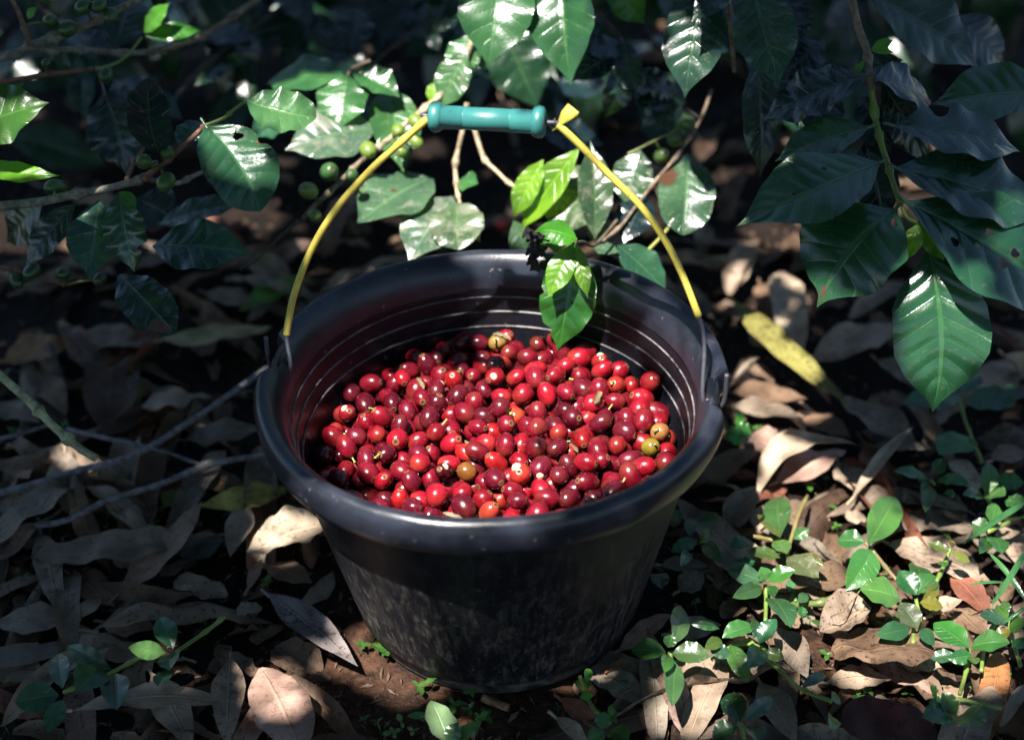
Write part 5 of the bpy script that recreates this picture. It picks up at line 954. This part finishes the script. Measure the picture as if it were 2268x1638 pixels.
# ================================================================== dim undergrowth behind
for k in range(7):
    x = (120, 480, 860, 1240, 1620, 1960, 2260)[k]; base = at_y(x, -40, .98 + .12 * (k % 3)); base.z = 0
    e = tag(empty('coffee_shrub', base), ('far left', 'left', 'left of centre', 'centre', 'right of centre', 'right', 'far right')[k].join(('blurred dark coffee shrub in the background, ', ' along the top')), 'shrub', 'dark shrubs behind')
    V, F = tube(smooth_path([base, base + Vector((.02, .02, .35)), base + Vector((-.02, .05, .7))], 6), lambda t: .012 - .007 * t, 8); build('trunk', V, F, M_BARK, e, (.09, .075, .06, 1)); rs = random.Random(k)
    VV, FF, UU, MM = [], [], [], []
    for j in range(150):
        hz = rs.uniform(.04, .72); o_ = base + Vector((rs.uniform(-.26, .26), rs.uniform(-.5 if hz > .38 else -.34, .2), hz)); d = Vector((rs.uniform(-1, 1), rs.uniform(-1, .3), rs.uniform(-1.1, .1))).normalized() * rs.uniform(.08, .14)
        gq = leaf_geo(o_, o_ + d, Vector((rs.uniform(-.5, .5), -.6, .8)), d.length * .42, 'coffee', nu=12, nv=6, quilt=.01, seed=j + k * 100, arch=.08); n0 = len(VV); VV += gq[0]; FF += [tuple(q + n0 for q in f) for f in gq[1]]; UU += gq[2]; MM += gq[3]
    o = build('crown', VV, FF, M_LEAF, e, (.011, .036, .020, .1), UU, MM); o['kind'] = 'stuff'

# ================================================================== shade tree overhead (its leaves break the sunlight into patches)
LIT = {'near': [[(540, 190), (690, 165), (760, 140), (900, 160), (960, 60), (1040, 0), (1330, 0), (1320, 190), (1420, 300), (1560, 330), (1585, 510), (1480, 640), (1330, 560), (1180, 530), (900, 585), (880, 520), (785, 505), (800, 440), (640, 370), (560, 280)],
                [(430, 290), (520, 262), (612, 380), (604, 410), (480, 385)], [(0, 215), (110, 225), (90, 330), (140, 385), (0, 385)], [(330, 10), (380, 0), (400, 30), (450, 75), (320, 95)], [(1480, 20), (1545, 60), (1600, 175), (1520, 205), (1478, 130)],
                [(2000, 640), (2180, 570), (2195, 760), (2080, 905), (2000, 780)], [(1760, 590), (1900, 660), (1850, 690), (1760, 640)], [(2230, 420), (2268, 430), (2268, 600), (2200, 540)], [(1165, 480), (1340, 560), (1335, 700), (1240, 780), (1200, 640)], [(930, 240), (1290, 225), (1560, 700), (1500, 640), (1290, 330), (940, 300), (700, 560), (660, 560)]],
       'bucket': [[(1230, 778), (1390, 778), (1500, 900), (1512, 1000), (1440, 1060), (1300, 1090), (1230, 1010), (1180, 930), (1140, 830)], [(860, 1040), (1000, 1010), (1230, 1000), (1330, 1080), (1250, 1140), (1170, 1160), (900, 1155), (835, 1115)], [(1050, 735), (1230, 735), (1205, 800), (1080, 790)],
                  [(730, 900), (870, 830), (970, 790), (1010, 1010), (900, 1065), (760, 1040)], [(1000, 560), (1180, 556), (1190, 600), (1060, 605)], [(1050, 610), (1250, 640), (1210, 730), (1060, 725)], [(960, 840), (1060, 800), (1150, 860), (1190, 1000), (1080, 1060), (985, 990)],
                  [(650, 1070), (720, 1075), (850, 1150), (1000, 1190), (1200, 1195), (1190, 1225), (900, 1212), (700, 1135)], [(750, 1240), (900, 1255), (985, 1400), (930, 1500), (830, 1430), (785, 1330)], [(1450, 640), (1590, 780), (1600, 880), (1560, 990), (1500, 860), (1420, 740)]],
       'ground': [[(790, 1385), (850, 1470), (970, 1535), (900, 1565), (760, 1495), (690, 1475), (740, 1420)], [(545, 1470), (645, 1480), (690, 1560), (620, 1590), (550, 1555)], [(560, 1165), (640, 1130), (705, 1160), (640, 1215), (560, 1215)], [(315, 1415), (385, 1420), (370, 1452), (310, 1450)], [(370, 1490), (412, 1478), (405, 1530)], [(448, 1040), (480, 1040), (480, 1068), (450, 1068)], [(130, 1000), (172, 1000), (170, 1030), (130, 1025)],
                  [(950, 1550), (1000, 1570), (990, 1638), (955, 1610)], [(1640, 555), (1720, 590), (1800, 590), (1810, 800), (1880, 850), (2000, 880), (2268, 860), (2268, 1500), (2150, 1560), (1800, 1500), (1700, 1450), (1500, 1420), (1420, 1400), (1520, 1320), (1620, 1230), (1630, 1100), (1660, 1000), (1620, 900), (1620, 800), (1590, 670)], [(1470, 1420), (1640, 1440), (1600, 1638), (1440, 1638)]]}
DARK = [[(1640, 940), (1690, 1000), (1670, 1110), (1600, 1150)], [(1830, 860), (2040, 880), (2030, 980), (1900, 960)], [(1950, 1040), (2090, 1060), (2090, 1160), (1990, 1150)], [(1800, 540), (1990, 700), (1960, 800), (1830, 760)]]
def inside(x, y, poly):
    c = False; j = len(poly) - 1
    for i in range(len(poly)):
        xi, yi = poly[i]; xj, yj = poly[j]
        if (yi > y) != (yj > y) and x < (xj - xi) * (y - yi) / (yj - yi) + xi: c = not c
        j = i
    return c
bpy.context.view_layer.update(); dg = bpy.context.evaluated_depsgraph_get()
e1 = SUN.orthogonal().normalized(); e2 = SUN.cross(e1); litp, shp = [], []; STEP = 21
def look(x, y, fine=False):
    d = ray(x, y).normalized(); ok, P, nrm, fi, ob, mw = sc.ray_cast(dg, CAM, d, distance=6.0)
    if not ok: return
    root = ob
    while root.parent: root = root.parent
    nm = root.name.split('.')[0]; cls = 'bucket' if nm in ('bucket', 'coffee_cherry', 'buried_cherries') else 'near' if nm in ('coffee_branch',) else 'ground'
    lit = any(inside(x, y, q) for q in LIT[cls])
    if cls == 'bucket' and inside(x, y, LIT['near'][-1]): lit = True
    if cls == 'ground':
        nz = noise.noise(P * 11 + Vector((5.3, 2.2, 0)))
        if P.y > .30 and y < 560: lit = nz > .22 or (inside(x, y, LIT['near'][0]) and nz > .12)
        elif lit and x > 1400: lit = nz > -.48 and not any(inside(x, y, q) for q in DARK)
    if lit:
        if not sc.ray_cast(dg, P + SUN * .003, SUN, distance=3.0)[0]: litp.append((P.dot(e1), P.dot(e2)))     # already in another thing's shadow: no gap needed
    elif not fine: shp.append((P.dot(e1), P.dot(e2)))
for iy in range(-4, int(H / STEP) + 5):
    for ix in range(-5, int(W / STEP) + 6): look(ix * STEP, iy * STEP)
for q in LIT['bucket'] + LIT['ground'][:8] + LIT['near'][1:]:
    xs_, ys_ = [p[0] for p in q], [p[1] for p in q]
    for x in np.arange(min(xs_), max(xs_), 13):
        for y in np.arange(min(ys_), max(ys_), 13):
            if inside(x, y, q): look(x, y, True)
litp = np.array(litp); shp = np.array(shp); cov = np.zeros(len(shp)); leavesC = []
def fits(c, a, th, L, w, grow):
    ca, sa = math.cos(th), math.sin(th); d = a - c; u = d[:, 0] * ca + d[:, 1] * sa; v = -d[:, 0] * sa + d[:, 1] * ca; return (u / (L * grow)) ** 2 + (v / (w * grow)) ** 2 < 1
for rnd in range(2):
    for i in rng.permutation(len(shp)):
        if cov[i] > rnd: continue
        for k in range(20):
            f = (1.0, 1.0, .9, .8, .7, .6, .5, .45, .4, .35, .3, .3, .26, .24, .22, .2, .18, .16, .14, .12)[k]; L = f * random.uniform(.055, .075); w = L * random.uniform(.40, .48); th = random.uniform(0, 3.1416)
            o_ = random.uniform(-.7, .7) * L; c = shp[i] + np.array((math.cos(th), math.sin(th))) * o_
            if fits(c, litp, th, L, w, 1.12 if k < 12 else 1.0).any(): continue
            leavesC.append((c, th, L, w)); cov[fits(c, shp, th, L, w, .88)] += 1; break
wide = []  # outer leaves added beyond the frame to cut bounced sun and sky light
for k in range(2000):
    p = Vector((random.uniform(-3.6, 3.6), random.uniform(-3.4, 1.1), 0)); q = proj(p) if (p - CAM).dot(FWD) > .1 else (-999, -999)
    if -60 < q[0] < W + 60 and -60 < q[1] < H + 60: continue
    c = np.array((p.dot(e1), p.dot(e2))); L = random.uniform(.09, .15); w = L * .5; th = random.uniform(0, 3.14)
    if fits(c, litp, th, L, w, 1.12).any(): continue
    wide.append((c, th, L, w))
tb = Vector((-2.6, -1.5, 0)); tree = tag(empty('shade_tree', tb), 'leafy shade tree overhead that casts the dappled shade, out of the picture', 'tree')
VV, FF, UU, MM = [], [], [], []; zs = []
for q, (c, th, L, w) in enumerate(leavesC + wide):
    P = e1 * float(c[0]) + e2 * float(c[1]); zt = random.uniform(1.05, 1.75) if q < len(leavesC) else random.uniform(1.7, 2.6); P = P + SUN * ((zt - P.z) / SUN.z); zs.append(P)
    A_ = (e1 * math.cos(th) + e2 * math.sin(th)); N_ = (SUN + Vector((random.gauss(0, .15), random.gauss(0, .15), 0))).normalized()
    gq = leaf_geo(P - A_ * L, P + A_ * L, N_, w * 2.1, 'round', nu=8, nv=4, quilt=0, arch=.04, fold=.06, wave=.03, seed=q); n0 = len(VV); VV += gq[0]; FF += [tuple(k + n0 for k in f) for f in gq[1]]; UU += gq[2]; MM += gq[3]
o = build('crown', VV, FF, M_SHADE, tree, (.020, .070, .022, 0), UU, MM); o['kind'] = 'stuff'
top = tb + Vector((.1, .1, 2.2)); V, F = tube(smooth_path([tb - Vector((0, 0, .1)), tb + Vector((.05, 0, 1.0)), top], 6), lambda t: .10 - .04 * t, 12); build('trunk', V, F, M_BARK, tree, (.15, .12, .09, 1))
made = 0
for q in range(60):
    tgt = zs[(q * 131) % len(zs)]; tgt = Vector((tgt.x, tgt.y, 1.95)); Pl = smooth_path([top - Vector((0, 0, .3)), top.lerp(tgt, .5) + Vector((0, 0, .12)), tgt], 10)
    if min(np.hypot(litp[:, 0] - p.dot(e1), litp[:, 1] - p.dot(e2)).min() for p in Pl) < .03 or made > 6: continue     # limbs stay where the ground is shaded
    made += 1; V, F = tube(Pl, lambda t: .02 - .015 * t, 7); build('limb', V, F, M_BARK, tree, (.15, .12, .09, 1))
print('canopy leaves', len(leavesC), 'lit', len(litp), 'shade', len(shp), 'uncovered', int((cov < 1).sum()))
